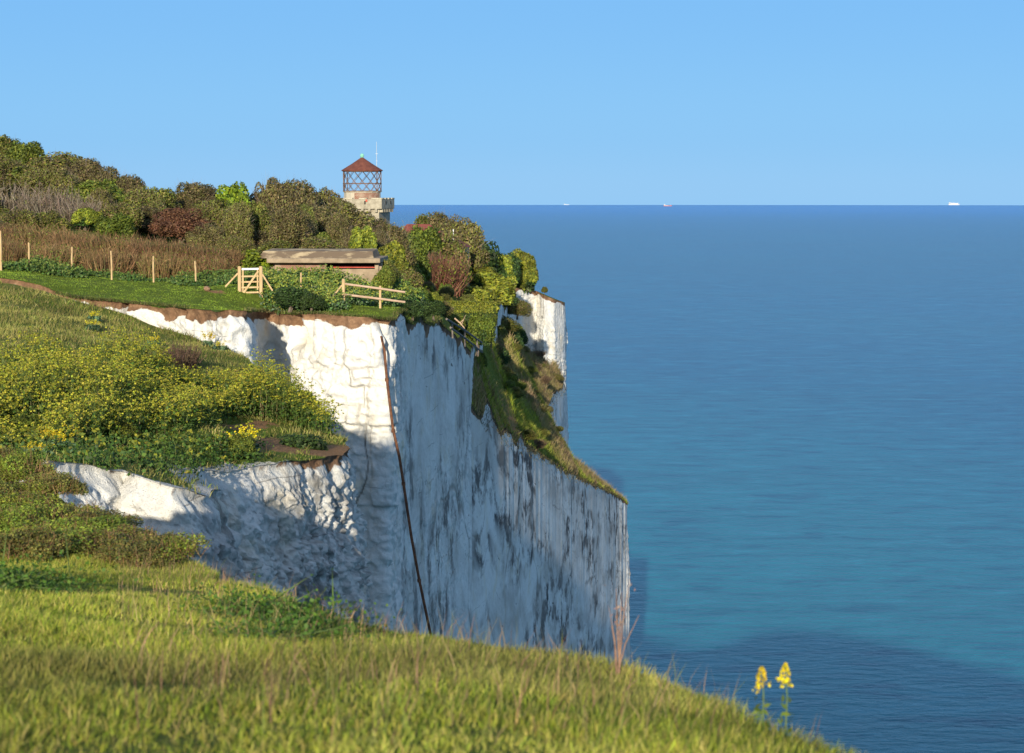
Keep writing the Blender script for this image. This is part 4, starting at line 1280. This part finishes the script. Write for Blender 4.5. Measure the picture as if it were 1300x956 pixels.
grass('gully_grass', g1, .5, .022, [(.17, .235, .022), (.21, .26, .026), (.12, .16, .018), (.22, .22, .04)], 'green grass filling the gully behind the spur crest', .5, patch=.5)  # gully palettes lightened to make up for missing sun on this slope
grass('gully_brush', g2, .9, .022, [(.20, .14, .08), (.15, .10, .055), (.26, .19, .11), (.12, .12, .035)], 'brown dead brush among the gully grass', .35, patch=.5)
crest = SQ[(SQ[:, 1] > 135) & (SQ[:, 1] < 296)]
crest = crest[rng.integers(0, len(crest), 7000)] + rng.normal(size=(7000, 2)) * .25
grass('crest_scrub', np.c_[crest, zS(crest[:, 0], crest[:, 1])], .32, .025, [(.05, .05, .02), (.075, .065, .03), (.035, .04, .015), (.10, .08, .04)], 'dark ragged scrub along the crest of the lower spur', .7)


def umbels(name, pts, hgt, label, flower, leafc, nu=6, nl=12, leafs=.10, us=.09, cat='plants'):
    n = len(pts); b = Bag()
    base = pts.copy(); base[:, 2] += H
    h = hgt * rng.uniform(.55, 1.1, n) * np.clip(1 + 1.1 * fbm(pts[:, 0] * .36, pts[:, 1] * .36, seed=19, oct=3), .25, 1.8)
    tip = base + np.c_[rng.normal(size=(n, 2)) * .08, h]
    b.blades(base, tip, .012 * min(hgt, 1), pick([(.10, .13, .03), (.16, .14, .06)], n))
    k = np.repeat(np.arange(n), nu)
    off = rng.normal(size=(len(k), 3)) * np.array([.20, .20, .12])
    ctr = tip[k] + off
    b.blades(base[k] * .35 + tip[k] * .65, ctr, .006, pick([(.09, .13, .03)], len(k)))
    m = 6; kk = np.repeat(np.arange(len(ctr)), m)
    pos = ctr[kk] + rng.normal(size=(len(kk), 3)) * np.array([us * .6, us * .6, us * .25])
    nr = rng.normal(size=(len(kk), 3)) * .6 + (0, -.2, 1); nr /= np.linalg.norm(nr, axis=1)[:, None]
    b.leaves(pos, nr, us * rng.uniform(.4, .75, len(kk)), pick(flower, len(kk)), .8)
    kl = np.repeat(np.arange(n), nl); f = rng.uniform(.05, .85, (len(kl), 1))
    pos = base[kl] * (1 - f) + tip[kl] * f + rng.normal(size=(len(kl), 3)) * np.array([.2, .2, .07])
    b.leaves(pos, unit(len(kl))[:len(kl)], leafs * rng.uniform(.6, 1.2, len(kl)), pick(leafc, len(kl)), .7)
    o = obj(name, b.mesh(name)); tag(o, label, cat, kind='stuff')


GR = [(.04, .085, .014), (.06, .11, .018), (.028, .055, .012)]
def in_patch(u, v, x, y):
    if not np.isscalar(u) and len(u): gap = fbm(x * .33, y * .33, seed=63, oct=3) > -.38
    else: gap = True
    # flowery belt across the ledge; px coordinates of the ground under the plants
    top = np.interp(u, [-60, 150, 250, 330, 420], [470, 482, 490, 500, 555])
    bot = np.interp(u, [-60, 100, 200, 300, 420], [578, 572, 560, 530, 556])
    return (v > top) & (v < bot) & (y > 48) & (u < 425) & gap


al = sample_region(2300, zN, (-26, -5, 48, 84), in_patch, NQ)
umbels('alexanders', al, 1.0, 'dense yellow-green umbel flowers covering the near ledge', [(.27, .28, .022), (.34, .325, .03), (.18, .22, .02), (.22, .20, .03)], GR, nu=9, nl=26, leafs=.055, us=.055)
fe = sample_region(1900, zP, (-22, -3, 102, 128), lambda u, v, x, y: (u > 335) & (u < 585) & (v > 345) & (v < 398 + np.clip(u - 540, 0, 40) * .3) & ~((u > 440) & (v > 388)) & ((y < 111.4) | (u > 484)), PQ)
umbels('wild_herbs', fe, .45, 'leafy green herbs with pale yellow flowers between the gate and the bunker', [(.17, .20, .03), (.10, .15, .03), (.22, .22, .04)], [(.05, .095, .022), (.07, .12, .035), (.035, .06, .02), (.08, .11, .06)], nu=3, nl=24, leafs=.08)
f2 = sample_region(900, zP, (-32, -14, 103, 111), lambda u, v, x, y: (u > -20) & (u < 335) & (y > 106 + (u - 100) * .002) & (y < 110) & (fbm(x * .5, y * .5, seed=65, oct=3) > -.12), PQ)
umbels('fence_herbs', f2, .36, 'leafy dark green herbs along the foot of the fence posts', [(.07, .11, .02), (.12, .15, .03)], [(.045, .09, .018), (.03, .06, .018), (.06, .10, .03), (.09, .12, .03)], nu=2, nl=24, leafs=.08)
sp = sample_region(260, zN, (-24, -7, 42, 66), lambda u, v, x, y: (v > 555) & (u < 330) & (v < 605), NQ)
umbels('ledge_herbs', sp, .4, 'scattered dark leafy herbs on the lower part of the ledge', [(.10, .13, .02), (.2, .2, .02)], GR, nu=1, nl=34, leafs=.055)
ng_ = sample_region(240, zN, (-6, -1.2, 9.5, 14.5), lambda u, v, x, y: (fbm(x * .8, y * .8, seed=61, oct=2) > .45) & (v > 715) & (u < 480), NQ)
umbels('clover_patches', ng_, 0.10, 'dark green broad-leaved patches in the near grass', [(.05, .12, .015)], [(.045, .10, .012), (.06, .125, .018)], nu=1, nl=22, leafs=.018, us=.012)


# ------------------------------------------------------------------ yellow wild cabbage plants
def cabbage_mesh():
    out = []
    for s_ in range(3):
        f = Bag(); n = 16
        a = rng.uniform(0, 6.28, n); l = rng.uniform(.05, .32, n)
        base = np.c_[rng.normal(size=(n, 2)) * .05, np.full(n, .1)]
        tip = base + np.c_[np.cos(a) * l, np.sin(a) * l, rng.uniform(.55, .9, n)]
        f.blades(base, tip, .008, pick([(.13, .16, .05)], n))
        k = np.repeat(np.arange(n), 16); t = rng.uniform(.6, 1.02, (len(k), 1))
        pos = base[k] * (1 - t) + tip[k] * t + rng.normal(size=(len(k), 3)) * .025
        f.leaves(pos, unit(len(k))[:len(k)], .030, pick([(.42, .32, .012), (.46, .37, .015), (.31, .27, .015)], len(k)), .85)
        g = Bag(); m = 120
        a = rng.uniform(0, 6.28, m); r = np.sqrt(rng.uniform(0, 1, m)) * .32
        pos = np.c_[r * np.cos(a), r * np.sin(a), rng.uniform(.02, .35, m)]
        g.leaves(pos, unit(m)[:m], rng.uniform(.05, .11, m), pick([(.07, .12, .06), (.10, .16, .085), (.045, .08, .04)], m), .7)
        out.append((f.mesh('cabbage_flowers'), g.mesh('cabbage_leaves')))
    return out


CAB = cabbage_mesh()
def cabbage(u, v, d, h, label, zf=zN, w=1.0, group='yellow flowering plants'):
    x = (u - 650) / F * d
    zg = float(zf(np.array([x]), np.array([d]))[0])
    tz = P(u, v, d)[2]
    hh = max(h, tz - zg)
    r = empty('wild_cabbage', (x, d, zg + H), random.uniform(0, 6))
    f, g = random.choice(CAB)
    a = obj('flowers', f, r); b = obj('leaves', g, r)
    a.scale = (w, w, hh); b.scale = (w, w, max(.7, hh * .8))
    tag(r, label, 'plant', group)


cabbage(309, 536, 60, .8, 'yellow flowering plant at the ledge above the small green bush', w=1.3)
cabbage(62, 548, 53, .6, 'yellow flowering plant low on the left of the ledge')
cabbage(76, 552, 52, .6, 'second yellow flowering plant low on the left of the ledge')
cabbage(114, 522, 60, .6, 'yellow flowering plant standing in the dark hollow of the ledge')
cabbage(340, 478, 79, .8, 'yellow flowering plant at the end of the ledge against the white wall', w=1.4)
cabbage(346, 494, 78, .7, 'lower yellow flowering plant at the end of the ledge against the white wall', w=1.2)
cabbage(278, 436, 90, .5, 'yellow flowering plant on the slope edge beside the white cliff')
cabbage(263, 420, 91, .6, 'upper yellow flowering plant on the slope edge beside the white cliff')
cabbage(193, 432, 86, .5, 'lone yellow flowering plant on the slope above the bramble bush')
cabbage(116, 416, 88, .5, 'lone yellow flowering plant on the middle of the grassy slope')
cabbage(119, 408, 92, .5, 'highest lone yellow flowering plant on the grassy slope')
cabbage(44, 572, 46, .4, 'yellow flowering plant at the left end of the chalk outcrop')


def flower_stalk(u, v, d, label):
    x, _, zt = P(u, v, d)
    zg = float(zN(np.array([x]), np.array([d]))[0])
    r = empty('yellow_stalk', (x, d, zg + H))
    h = zt - zg
    mb = MB(); mb.tube([(0, 0, -.05), (.01, 0, h * .6), (0, .01, h)], [.004, .003, .0015], 6)
    st = mb.build('stem', mat_stem, r)
    b = Bag(); n = 90
    z = h * (1 - rng.uniform(0, .28, n)); rad = .003 + .016 * np.clip((h - z) / (.12 * h), 0, 1)
    a = rng.uniform(0, 6.28, n)
    b.leaves(np.c_[rad * np.cos(a), rad * np.sin(a), z], unit(n)[:n], .008, pick([(.45, .34, .008), (.48, .37, .012), (.36, .29, .01)], n), .8)
    for k in range(4):
        a = random.uniform(0, 6.28); cx = .035 * math.cos(a); cy = .03 * math.sin(a)
        m = 14; b.leaves(rng.normal(size=(m, 3)) * .005 + np.array([cx, cy, h * random.uniform(.66, .85)]), unit(m)[:m], .006, pick([(.6, .46, .01)], m), .8)
    obj('flower_head', b.mesh('flower_head'), r)
    g = Bag(); m = 24
    zz = rng.uniform(.02, .6, m) * h; a = rng.uniform(0, 6.28, m)
    g.leaves(np.c_[.025 * np.cos(a), .025 * np.sin(a), zz], unit(m)[:m], .022, pick(PAL['green'], m), .45)
    obj('leaves', g.mesh('stalk_leaves'), r)
    tag(r, label, 'flower')


mat_stem = mat_simple('green_stem', (.10, .16, .04), (.14, .19, .06), .7, 30, .1)
flower_stalk(967, 846, 8.4, 'bright yellow flower spike in the near grass, the larger of two against the sea')
flower_stalk(997, 842, 8.3, 'thin yellow flower spike in the near grass, right of the larger one')


def dry_weed():
    d = 10.3
    x, _, zt = P(790, 735, d)
    zg = float(zN(np.array([x]), np.array([d]))[0])
    r = empty('dry_weed', (x - .02, d, zg + H)); h = zt - zg
    mb = MB()
    for (dx, f) in ((-.05, .7), (.02, .86), (.06, 1.0), (-.012, .9), (.11, .62), (-.035, .5)):
        mb.tube([(random.uniform(-.015, .015), 0, -.05), (dx * .35, .01, h * f * .5), (dx, 0, h * f)], [.0045, .0035, .0012], 5)
    mb.build('stalks', mat_dry, r)
    b = Bag(); n = 40
    zz = rng.uniform(.3, .95, n); b.leaves(np.c_[rng.normal(size=n) * .035 * (zz + .2), rng.normal(size=n) * .02, zz * h], unit(n)[:n], .009, pick([(.25, .13, .09), (.3, .19, .12)], n), .4)
    obj('dry_leaves', b.mesh('dry_leaves'), r)
    tag(r, 'dead reddish weed with bare upright stalks in the near grass', 'weed')


mat_dry = mat_simple('dry_stalk', (.22, .125, .085), (.32, .20, .13), .9, 30, .2)
dry_weed()

# ------------------------------------------------------------------ lantern tower
def lighthouse():
    d = 240.0; k = d / F
    c = P(460, 250, d)
    zb = zfar(c[0], d)                                   # ground under the tower
    root = empty('lantern_tower', (c[0], d, zb + H), -math.radians(10.2))
    def z(v): return P(460, v, d)[2] - zb
    top, bot, cor = z(250.5), z(265), z(269.5)
    w = 67 * k; ws = w * .86
    # shaft with string course and slit windows
    mb = MB(); mb.box((0, 0, (bot - 3) / 2), (ws, ws, bot + 3))
    mb.build('tower_shaft', M['stone'], root, .04)
    pr = MB(); t = .42
    hh = top - bot
    for sx, sy, dx, dy in ((0, -1, w, t), (0, 1, w, t), (-1, 0, t, w - 2 * t), (1, 0, t, w - 2 * t)):
        pr.box((sx * (w / 2 - t / 2), sy * (w / 2 - t / 2), bot + hh * .42), (dx, dy, hh * .84))
    par = pr.build('parapet', M['stone'], root, .03)
    fl = MB(); fl.box((0, 0, bot + .12), (w - 2 * t + .01, w - 2 * t + .01, .24)); fl.build('gallery_floor', M['concrete'], root)
    mz = bot + hh * .84
    for s in range(4):
        rot = Matrix.Rotation(s * math.pi / 2, 3, 'Z')
        for j, (x0, x1) in enumerate(((-.5, -.30), (-.215, -.06), (.06, .215), (.30, .5))):
            m = MB()
            if j == 0: x0 += t / w
            p = rot @ Vector(((x0 + x1) / 2 * w, -(w / 2 - t / 2), 0))
            m.box((p.x, p.y, mz + hh * .06), ((x1 - x0) * w, t + .06, hh * .12), rot)
            m.build('merlon', M['stone_lip'], par, .02)
        for j in range(7):
            m = MB(); x = (-.45 + .15 * j) * ws
            p = rot @ Vector((x, -(ws / 2 + (w - ws) / 4), 0))
            m.box((p.x, p.y, (bot + cor) / 2 + .02), (.30, (w - ws) / 2, bot - cor), rot)
            m.build('corbel', M['stone'], par, .03)
        for j in range(2):
            m = MB(); p = rot @ Vector(((-.18 + .36 * j) * w, -(w / 2 + .02), 0))
            m.box((p.x, p.y, bot + hh * .55), (.16, .06, .42), rot)
            m.build('slit', M['dark'], par)
        if s == 0:
            m = MB(); m.box((w * .21, -(w / 2 + .03), bot + hh * .72), (.22, .08, .26)); m.build('red_fitting', M['red'], par)
    # lantern drum, lattice and roof
    R = 24 * k
    drum = MB(); zd = z(243)
    drum.lathe([(R * .97, bot + .2), (R * .97, zd - .12), (R * 1.02, zd - .10), (R * 1.02, zd)], 16)
    drum.build('lantern_drum', M['render'], root)
    br = MB(); br.lathe([(R * .985, mz - .1), (R * .985, zd - .14)], 16)
    # exposed brick on the seaward part of the drum
    bm_ = MB(); seg = 7
    a0 = math.radians(-100)
    for i in range(seg):
        a = a0 + i * math.radians(12); b_ = a + math.radians(12)
        for (rr, zz) in ((R * .98, mz - .1), (R * .98, zd - .16)):
            pass
        n0 = len(bm_.v)
        for rr in (R * .95, R * 1.0):
            for zz in (mz - .2, zd - .17):
                for aa in (a, b_): bm_.v.append((rr * math.cos(aa), rr * math.sin(aa), zz))
        for q in ((4, 5, 7, 6), (2, 3, 7, 6), (0, 1, 5, 4), (0, 2, 6, 4), (1, 3, 7, 5), (0, 1, 3, 2)): bm_.f.append(tuple(n0 + x for x in q))
    bm_.build('brick_panel', M['brick'], root)
    zt = z(217)
    lat = MB(); N = 14; hgt = zt - zd
    for i in range(N):
        a = 2 * math.pi * i / N
        for sgn in (1, -1):
            seg = 6; span = sgn * 2 * math.pi / N * 2.0
            pts = [(R * math.cos(a + span * q / seg), R * math.sin(a + span * q / seg), zd + hgt * q / seg) for q in range(seg + 1)]
            lat.tube(pts, [.03] * (seg + 1), 5)
    lat.build('lattice', M['lattice'], root)
    for zz, rr in ((zd + .04, .07), (z(233), .06), (zt - .04, .08)):
        rg = MB(); pts = [(R * math.cos(2 * math.pi * q / 32), R * math.sin(2 * math.pi * q / 32), zz) for q in range(33)]
        rg.tube(pts, [rr] * 33, 6, cap=False); rg.build('ring', M['lattice'], root)
    for a in (.12, .42, 2.72, 3.05, 3.6, 5.85):
        m = MB(); m.tube([(R * math.cos(a), R * math.sin(a), zd), (R * math.cos(a), R * math.sin(a), zt)], [.05, .05], 6); m.build('upright', M['lattice'], root)
    rf = MB(); za = z(200)
    rf.lathe([(R * 1.09, zt - .02), (R * 1.10, zt + .08), (R * .55, zt + (za - zt) * .53), (.14, za), (.10, za + .02)], 16)
    ro = rf.build('lantern_roof', M['roof'], root)
    fn = MB(); fn.lathe([(.12, za - .05), (.22, za + .08), (.26, za + .26), (.17, za + .42), (.03, za + .5)], 12)
    fn.build('finial', M['verdigris'], ro)
    tag(root, 'old stone lantern tower with battlements, rusty lattice lantern and dark red conical roof', 'tower')


lighthouse()


def flagpole():
    d = 244.5
    t = P(478, 180, d); b = P(478, 262, d)
    zb = zfar(t[0], d)
    root = empty('mast', (t[0], d, zb + H))
    h = t[2] - zb
    m = MB(); m.tube([(0, 0, -.3), (0, 0, h * .7), (0, 0, h)], [.055, .04, .022], 8); m.build('pole', M['shippaint'], root)
    m = MB(); m.bar((-.16, 0, h * .9), (.16, 0, h * .9), .05); m.bar((-.1, 0, h * .84), (.1, 0, h * .84), .04); m.build('crossbar', M['shippaint'], root)
    tag(root, 'thin pale mast rising behind the lantern roof', 'mast')


flagpole()


def cottage():
    d = 226.0; k = d / F
    a = P(545, 284.5, d)
    zb = zfar(a[0], d)
    root = empty('cottage', (a[0], d, zb + H), math.radians(-8))
    zr = a[2] - zb                                     # ridge height above the ground here
    run = 50 * k; drop = 29 * k
    m = MB()                                           # hipped roof: short ridge, long hip running down to the right
    zl = zr - drop
    pts = [(-2.6, 0, zr), (0, 0, zr), (run, -2.6, zl), (run, 2.6, zl), (-4.6, 2.6, zl), (-4.6, -2.6, zl)]
    n = len(m.v); m.v += pts
    m.f += [(0, 5, 2, 1), (1, 2, 3), (1, 3, 4, 0), (0, 4, 5), (5, 4, 3, 2)]
    m.build('roof', M['tile'], root)
    w = MB(); w.box(((run - 4.6) / 2, 0, zl / 2 - .5), (run + 4.0, 4.6, max(zl, .6) + .98)); w.build('wall', M['render'], root)
    tag(root, 'low cottage with dark red tiled hip roof among bushes right of the tower', 'cottage')


cottage()


def white_post():
    d = 221.0
    t = P(575.5, 293, d); b = P(575.5, 297.5, d)
    zg = zfar(t[0], d)
    r = empty('white_pole', (t[0], d, zg + H))
    m = MB(); m.tube([(0, 0, -.2), (0, 0, t[2] - zg)], [.05, .04], 8); m.build('pole', M['white'], r)
    m = MB(); m.lathe([(.05, 0), (.075, .05), (.05, .14), (.01, .17)], 8, (0, 0, t[2] - zg)); m.build('cap', M['white'], r)
    tag(r, 'short white pole among the bushes beside the red tiled roof', 'pole')


white_post()


def bunker():
    d = 116.0; k = d / F
    c = P(412, 352, d)
    zg = min(zfar(c[0], d), c[2]) - .3
    root = empty('bunker', (c[0], d, zg + H), math.radians(-2))
    def z(v): return P(412, v, d)[2] - zg
    def x(u): return (u - 412) * k
    D = 5.0
    m = MB(); m.box(((x(340) + x(484)) / 2, 1.9, (z(327.5) + z(333.5)) / 2), ((484 - 340) * k, 4.8, z(327.5) - z(333.5)))
    sl = m.build('roof_slab', M['concrete'], root, .03)
    m = MB(); q0 = len(m.v)                                     # upper slab with a sloping weathered top
    x0, x1 = x(328), x(475); zb_, zt_ = z(328) , z(318.2)
    m.v += [(x0, -.1, zb_), (x1, -.1, zb_), (x1, 4.0, zb_), (x0, 4.0, zb_), (x0 + .15, .75, zt_ - .06), (x1 - .15, .75, zt_ - .06), (x1 - .2, 3.9, zt_ + .02), (x0 + .2, 3.9, zt_ + .02)]
    m.f += [(0, 1, 5, 4), (1, 2, 6, 5), (2, 3, 7, 6), (3, 0, 4, 7), (4, 5, 6, 7), (3, 2, 1, 0)]
    m.build('upper_slab', M['roofslab'], root, .03)
    m = MB(); m.box(((x(348) + x(414)) / 2, .35, z(334) / 2 - .3), ((414 - 348) * k, .3, z(334) + .6)); m.build('brick_wall', M['brick'], root)
    m = MB(); m.box(((x(421) + x(480)) / 2, .30, (z(341.5)) / 2 - .3), ((480 - 421) * k, .3, z(341.5) + .6)); m.build('concrete_wall', M['concrete'], root, .03)
    m = MB(); m.box((x(478), .35, z(334) / 2 - .3), (.22, .34, z(334) + .6)); m.build('pier', M['concrete'], root)
    m = MB(); m.box(((x(421) + x(478)) / 2, .75, z(339.2)), ((478 - 421) * k, .12, .12)); m.build('red_beam', M['red'], root)
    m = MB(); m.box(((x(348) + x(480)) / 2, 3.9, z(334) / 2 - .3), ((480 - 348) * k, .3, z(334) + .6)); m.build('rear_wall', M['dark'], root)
    for u in (344, 481):
        m = MB(); m.box((x(u), 2.2, z(334) / 2 - .3), (.25, 3.4, z(334) + .59)); m.build('side_wall', M['concrete'], root)
    tag(root, 'low flat-roofed concrete and brick bunker set in the grass below the hill', 'bunker')


bunker()

# ------------------------------------------------------------------ gate, posts and rails
def gate():
    d = 104.0; k = d / F
    c = P(317.5, 374, d)
    zg = zfar(c[0], d)
    root = empty('wooden_gate', (c[0], d, zg + H))
    def p(u, v, dy=0): q = P(u, v, d); return (q[0] - c[0], dy, q[2] - zg)
    for u in (304, 331):
        m = MB(); a = p(u, 338); m.tube([(a[0], 0, -.4), (a[0], 0, a[2] - .05), (a[0], 0, a[2])], [.105, .10, .075], 12)
        m.build('gate_post', M['wood'], root)
    leaf = MB()
    for v in (351, 358, 365, 371.5): leaf.bar(p(307, v, -.03), p(328.5, v - .5, -.03), .035, .085)
    leaf.bar(p(308.5, 372, -.005), p(308.5, 340, -.005), .05, .07); leaf.bar(p(327, 372, -.005), p(327, 340, -.005), .05, .07)
    lf = leaf.build('gate_leaf', M['wood'], root)
    m = MB(); m.bar(p(307, 341.7, -.03), p(328.5, 341.2, -.03), .04, .10); m.build('top_rail', M['pale'], lf)
    m = MB(); m.bar(p(309, 372.5, -.075), p(328, 344, -.075), .035, .10); m.build('diagonal_brace', M['wood'], lf)
    for a, b in (((302, 347), (286, 364)), ((333, 348), (346, 369))):
        m = MB(); m.bar(p(*a), p(*b, .0), .07, .08); m.build('strut', M['wood'], root)
    tag(root, 'new wooden wicket gate with round posts and five bars on the cliff-top lawn', 'gate')


gate()


def rail_fence():
    d = 103.2; c = P(436, 386, d)
    zg = zfar(c[0], d)
    root = empty('rail_fence', (c[0], d, zg + H))
    def p(u, v, dy=0): q = P(u, v, d); return (q[0] - c[0], dy, q[2] - zg)
    a = p(436, 354); m = MB(); m.tube([(a[0], 0, -.4), (a[0], 0, a[2] - .05), (a[0], 0, a[2])], [.09, .088, .06], 12); m.build('round_post', M['wood'], root)
    a = p(482.5, 363); b = p(482.5, 394); m = MB(); m.box((a[0], .06, (a[2] + b[2] - .4) / 2), (.11, .09, a[2] - b[2] + .4)); m.build('square_post', M['wood'], root, .01)
    for (v0, v1) in ((360.5, 371), (374, 383.5)):
        m = MB(); m.tube([p(438, v0, -.05), p(475, v0 + (v1 - v0) * .46, -.055), p(514.5, v1, -.03)], [.06, .062, .055], 8); m.build('rail', M['rail'], root)
    m = MB(); m.bar(p(434, 362), p(420, 380, -.2), .07, .07); m.build('strut', M['wood'], root)
    tag(root, 'pale wooden post and rail fence with two rails near the cliff brink', 'fence')


rail_fence()


def posts():
    lab = ['wooden fence post at the very left edge of the view', 'wooden fence post second from the left before the brown scrub', 'wooden fence post third from the left, tallest clear of the weeds',
           'wooden fence post fourth from the left before the brown scrub', 'wooden fence post fifth from the left below the red-brown bush', 'wooden fence post nearest to the gate on its left', 'lone wooden post between the gate and the rail fence']
    first = None
    for i, (u, vt, vb, d) in enumerate(((0, 293, 332, 105.5), (36, 308, 338, 106.5), (91, 313.5, 347, 107), (141, 318.5, 352, 107), (194.5, 325, 354, 106.8), (248, 331, 358, 106.5), (382, 346, 375, 105))):
        t = P(u, vt, d); zg = zfar(t[0], d)
        h = t[2] - zg
        r = empty('fence_post', (t[0], d, zg + H), random.uniform(-.3, .3))
        m = MB(); w = .05 if i else .065
        m.tube([(0, 0, -.3), (random.uniform(-.02, .02), 0, h * .6), (random.uniform(-.03, .03), 0, h - .03), (0, 0, h)], [w, w, w * .95, w * .6], 8)
        m.build('post', M['wood'], r)
        s_ = MB(); s_.tube([(0, -w - .002, h * .8), (0, -w - .02, h * .83), (0, -w - .002, h * .86)], [.006] * 3, 5); s_.build('staple', M['rust'], r)
        tag(r, lab[i], 'post', 'fence posts on the cliff top')


posts()


def old_rails():
    """fallen timber handrail running down from the shaded cliff corner"""
    d0, d1 = 122.5, 141.0
    a = P(566, 405, d0); b = P(612, 448, d1)
    root = empty('old_handrail', (a[0], a[1], a[2] + H))
    o = Vector(a)
    for (u0, v0, u1, v1) in ((567, 405, 612, 435), (572, 416, 612, 447)):
        m = MB(); m.tube([Vector(P(u0, v0, d0)) - o, Vector(P((u0 + u1) / 2, (v0 + v1) / 2 - 1, (d0 + d1) / 2)) - o, Vector(P(u1, v1, d1)) - o], [.07, .07, .06], 8); m.build('handrail', M['oldwood'], root)
    for f in (.15, .5, .85):
        u, v, d = 567 + 45 * f, 405 + 30 * f, d0 + (d1 - d0) * f
        m = MB(); m.tube([Vector(P(u, v - 1, d)) - o, Vector(P(u + 1, v + 20, d)) - o], [.06, .06], 8); m.build('upright', M['oldwood'], root)
    tag(root, 'old grey timber handrail sloping down past the shaded cliff corner', 'railing')


old_rails()


def drift_branch():
    d = 140.0
    a = P(577, 404, d)
    r = empty('dead_branch', (a[0], d, a[2] + H)); o = Vector(a)
    m = MB()
    m.tube([Vector(P(577, 404, d)) - o, Vector(P(584, 410, d)) - o, Vector(P(590, 417, d)) - o], [.06, .055, .03], 7)
    m.tube([Vector(P(584, 410, d)) - o, Vector(P(588, 406, d)) - o], [.04, .02], 6)
    m.tube([Vector(P(586, 412, d)) - o, Vector(P(591, 400, d - .4)) - o], [.035, .015], 6)
    m.build('branch', M['rail'], r)
    tag(r, 'bleached forked dead branch lying under the hedge', 'branch')


drift_branch()


def cliff_pipe():
    """rusty pipe hanging down the white wall beside the corner"""
    pts = [(484, 427, 99.2), (488, 445, 98.9), (491, 480, 98.6), (494, 505, 98.5), (499, 545, 98.2), (507, 580, 98.0), (512, 612, 97.8), (522, 680, 97.4), (532, 735, 97.0), (541, 778, 96.8), (556, 850, 96.5)]
    a = P(*pts[0]); root = empty('rusty_pipe', (a[0], a[1], a[2] + H)); o = Vector(a)
    m = MB(); m.tube([Vector(P(*q)) - o for q in pts], [.07] * len(pts), 8); m.build('pipe', M['rust'], root, smooth=True)
    for i in (2, 4, 6, 8):
        q = Vector(P(*pts[i])) - o; q2 = Vector(P(pts[i][0] + .3, pts[i][1] + 4, pts[i][2])) - o
        m = MB(); m.tube([q, q2], [.10, .10], 8); m.build('collar', M['rust'], root)
    tag(root, 'long rusty pipe hanging down the corner of the white cliff', 'pipe')


cliff_pipe()


def rocks():
    d = 103.5
    a = P(263, 369, d)
    zg = zfar(a[0], d)
    r = empty('turf_clod', (a[0], d, zg + H))
    import bmesh as _b
    bm = _b.new(); _b.ops.create_icosphere(bm, subdivisions=3, radius=.18)
    for v in bm.verts:
        v.co *= 1 + .3 * float(vnoise(np.array([v.co.x * 9]), np.array([v.co.y * 9]), np.array([v.co.z * 9]), 4)[0]); v.co.z = v.co.z * .8 + .08
    me = bpy.data.meshes.new('clod'); bm.to_mesh(me); bm.free(); me.materials.append(mat_simple('dug_soil', (.16, .09, .05), (.30, .19, .12), .95, 9, .8, .03))
    obj('clod', me, r)
    tag(r, 'brown clod of earth lying on the cliff-top lawn left of the gate', 'clod')


rocks()


# ------------------------------------------------------------------ ships on the horizon
def ship(u, d, L, label, hullm, cargo, small=False):
    x = (u - 650) / F * d
    zs = -d * d / (2 * 6371000.0)
    r = empty('cargo_ship' if not small else 'coaster', (x, d, zs), 0)
    h = L * .11; w = L * .14
    m = MB()
    out = [(-.5 * L, -w / 2), (.38 * L, -w / 2), (.5 * L, 0), (.38 * L, w / 2), (-.5 * L, w / 2)]
    m.prism(out, -2, h * .62); m.prism([(.30 * L, -w * .45), (.38 * L, -w * .45), (.5 * L, 0), (.38 * L, w * .45), (.30 * L, w * .45)], h * .62, h * .85)
    m.build('hull', hullm, r)
    m = MB(); m.box((-.36 * L, 0, h * .62 + h * .65), (L * .09, w * .9, h * 1.3)); m.box((-.35 * L, 0, h * 1.98), (L * .06, w, h * .22)); br = m.build('bridge', M['shippaint'], r)
    m = MB(); m.lathe([(L * .02, h * .62), (L * .016, h * 2.3)], 10, (-.43 * L, 0, 0)); m.build('funnel', M['cargo'], br)
    for i, f in enumerate(cargo):
        m = MB(); x0 = -.27 + .105 * i; m.box((x0 * L + .045 * L, 0, h * .62 + h * f / 2), (L * .095, w * .85, h * f)); m.build('deck_cargo', M['cargo'], r)
    m = MB(); m.tube([(.36 * L, 0, h * .7), (.36 * L, 0, h * 1.9)], [L * .006, L * .004], 6); m.build('mast', M['white'], r)
    tag(r, label, 'ship')


ship(1209, 40500, 230, 'long pale container ship on the horizon at the far right', M['shippaint'], (1.1, .9, 1.1, .9, .7, 1.0))
ship(719, 38500, 105, 'small white ship on the horizon nearest to the tower', M['shippaint'], (.5, .3, .4))
ship(847, 22500, 95, 'small red-hulled ship on the water just below the horizon', M['shiphull'], (.3, .25, .3), True)
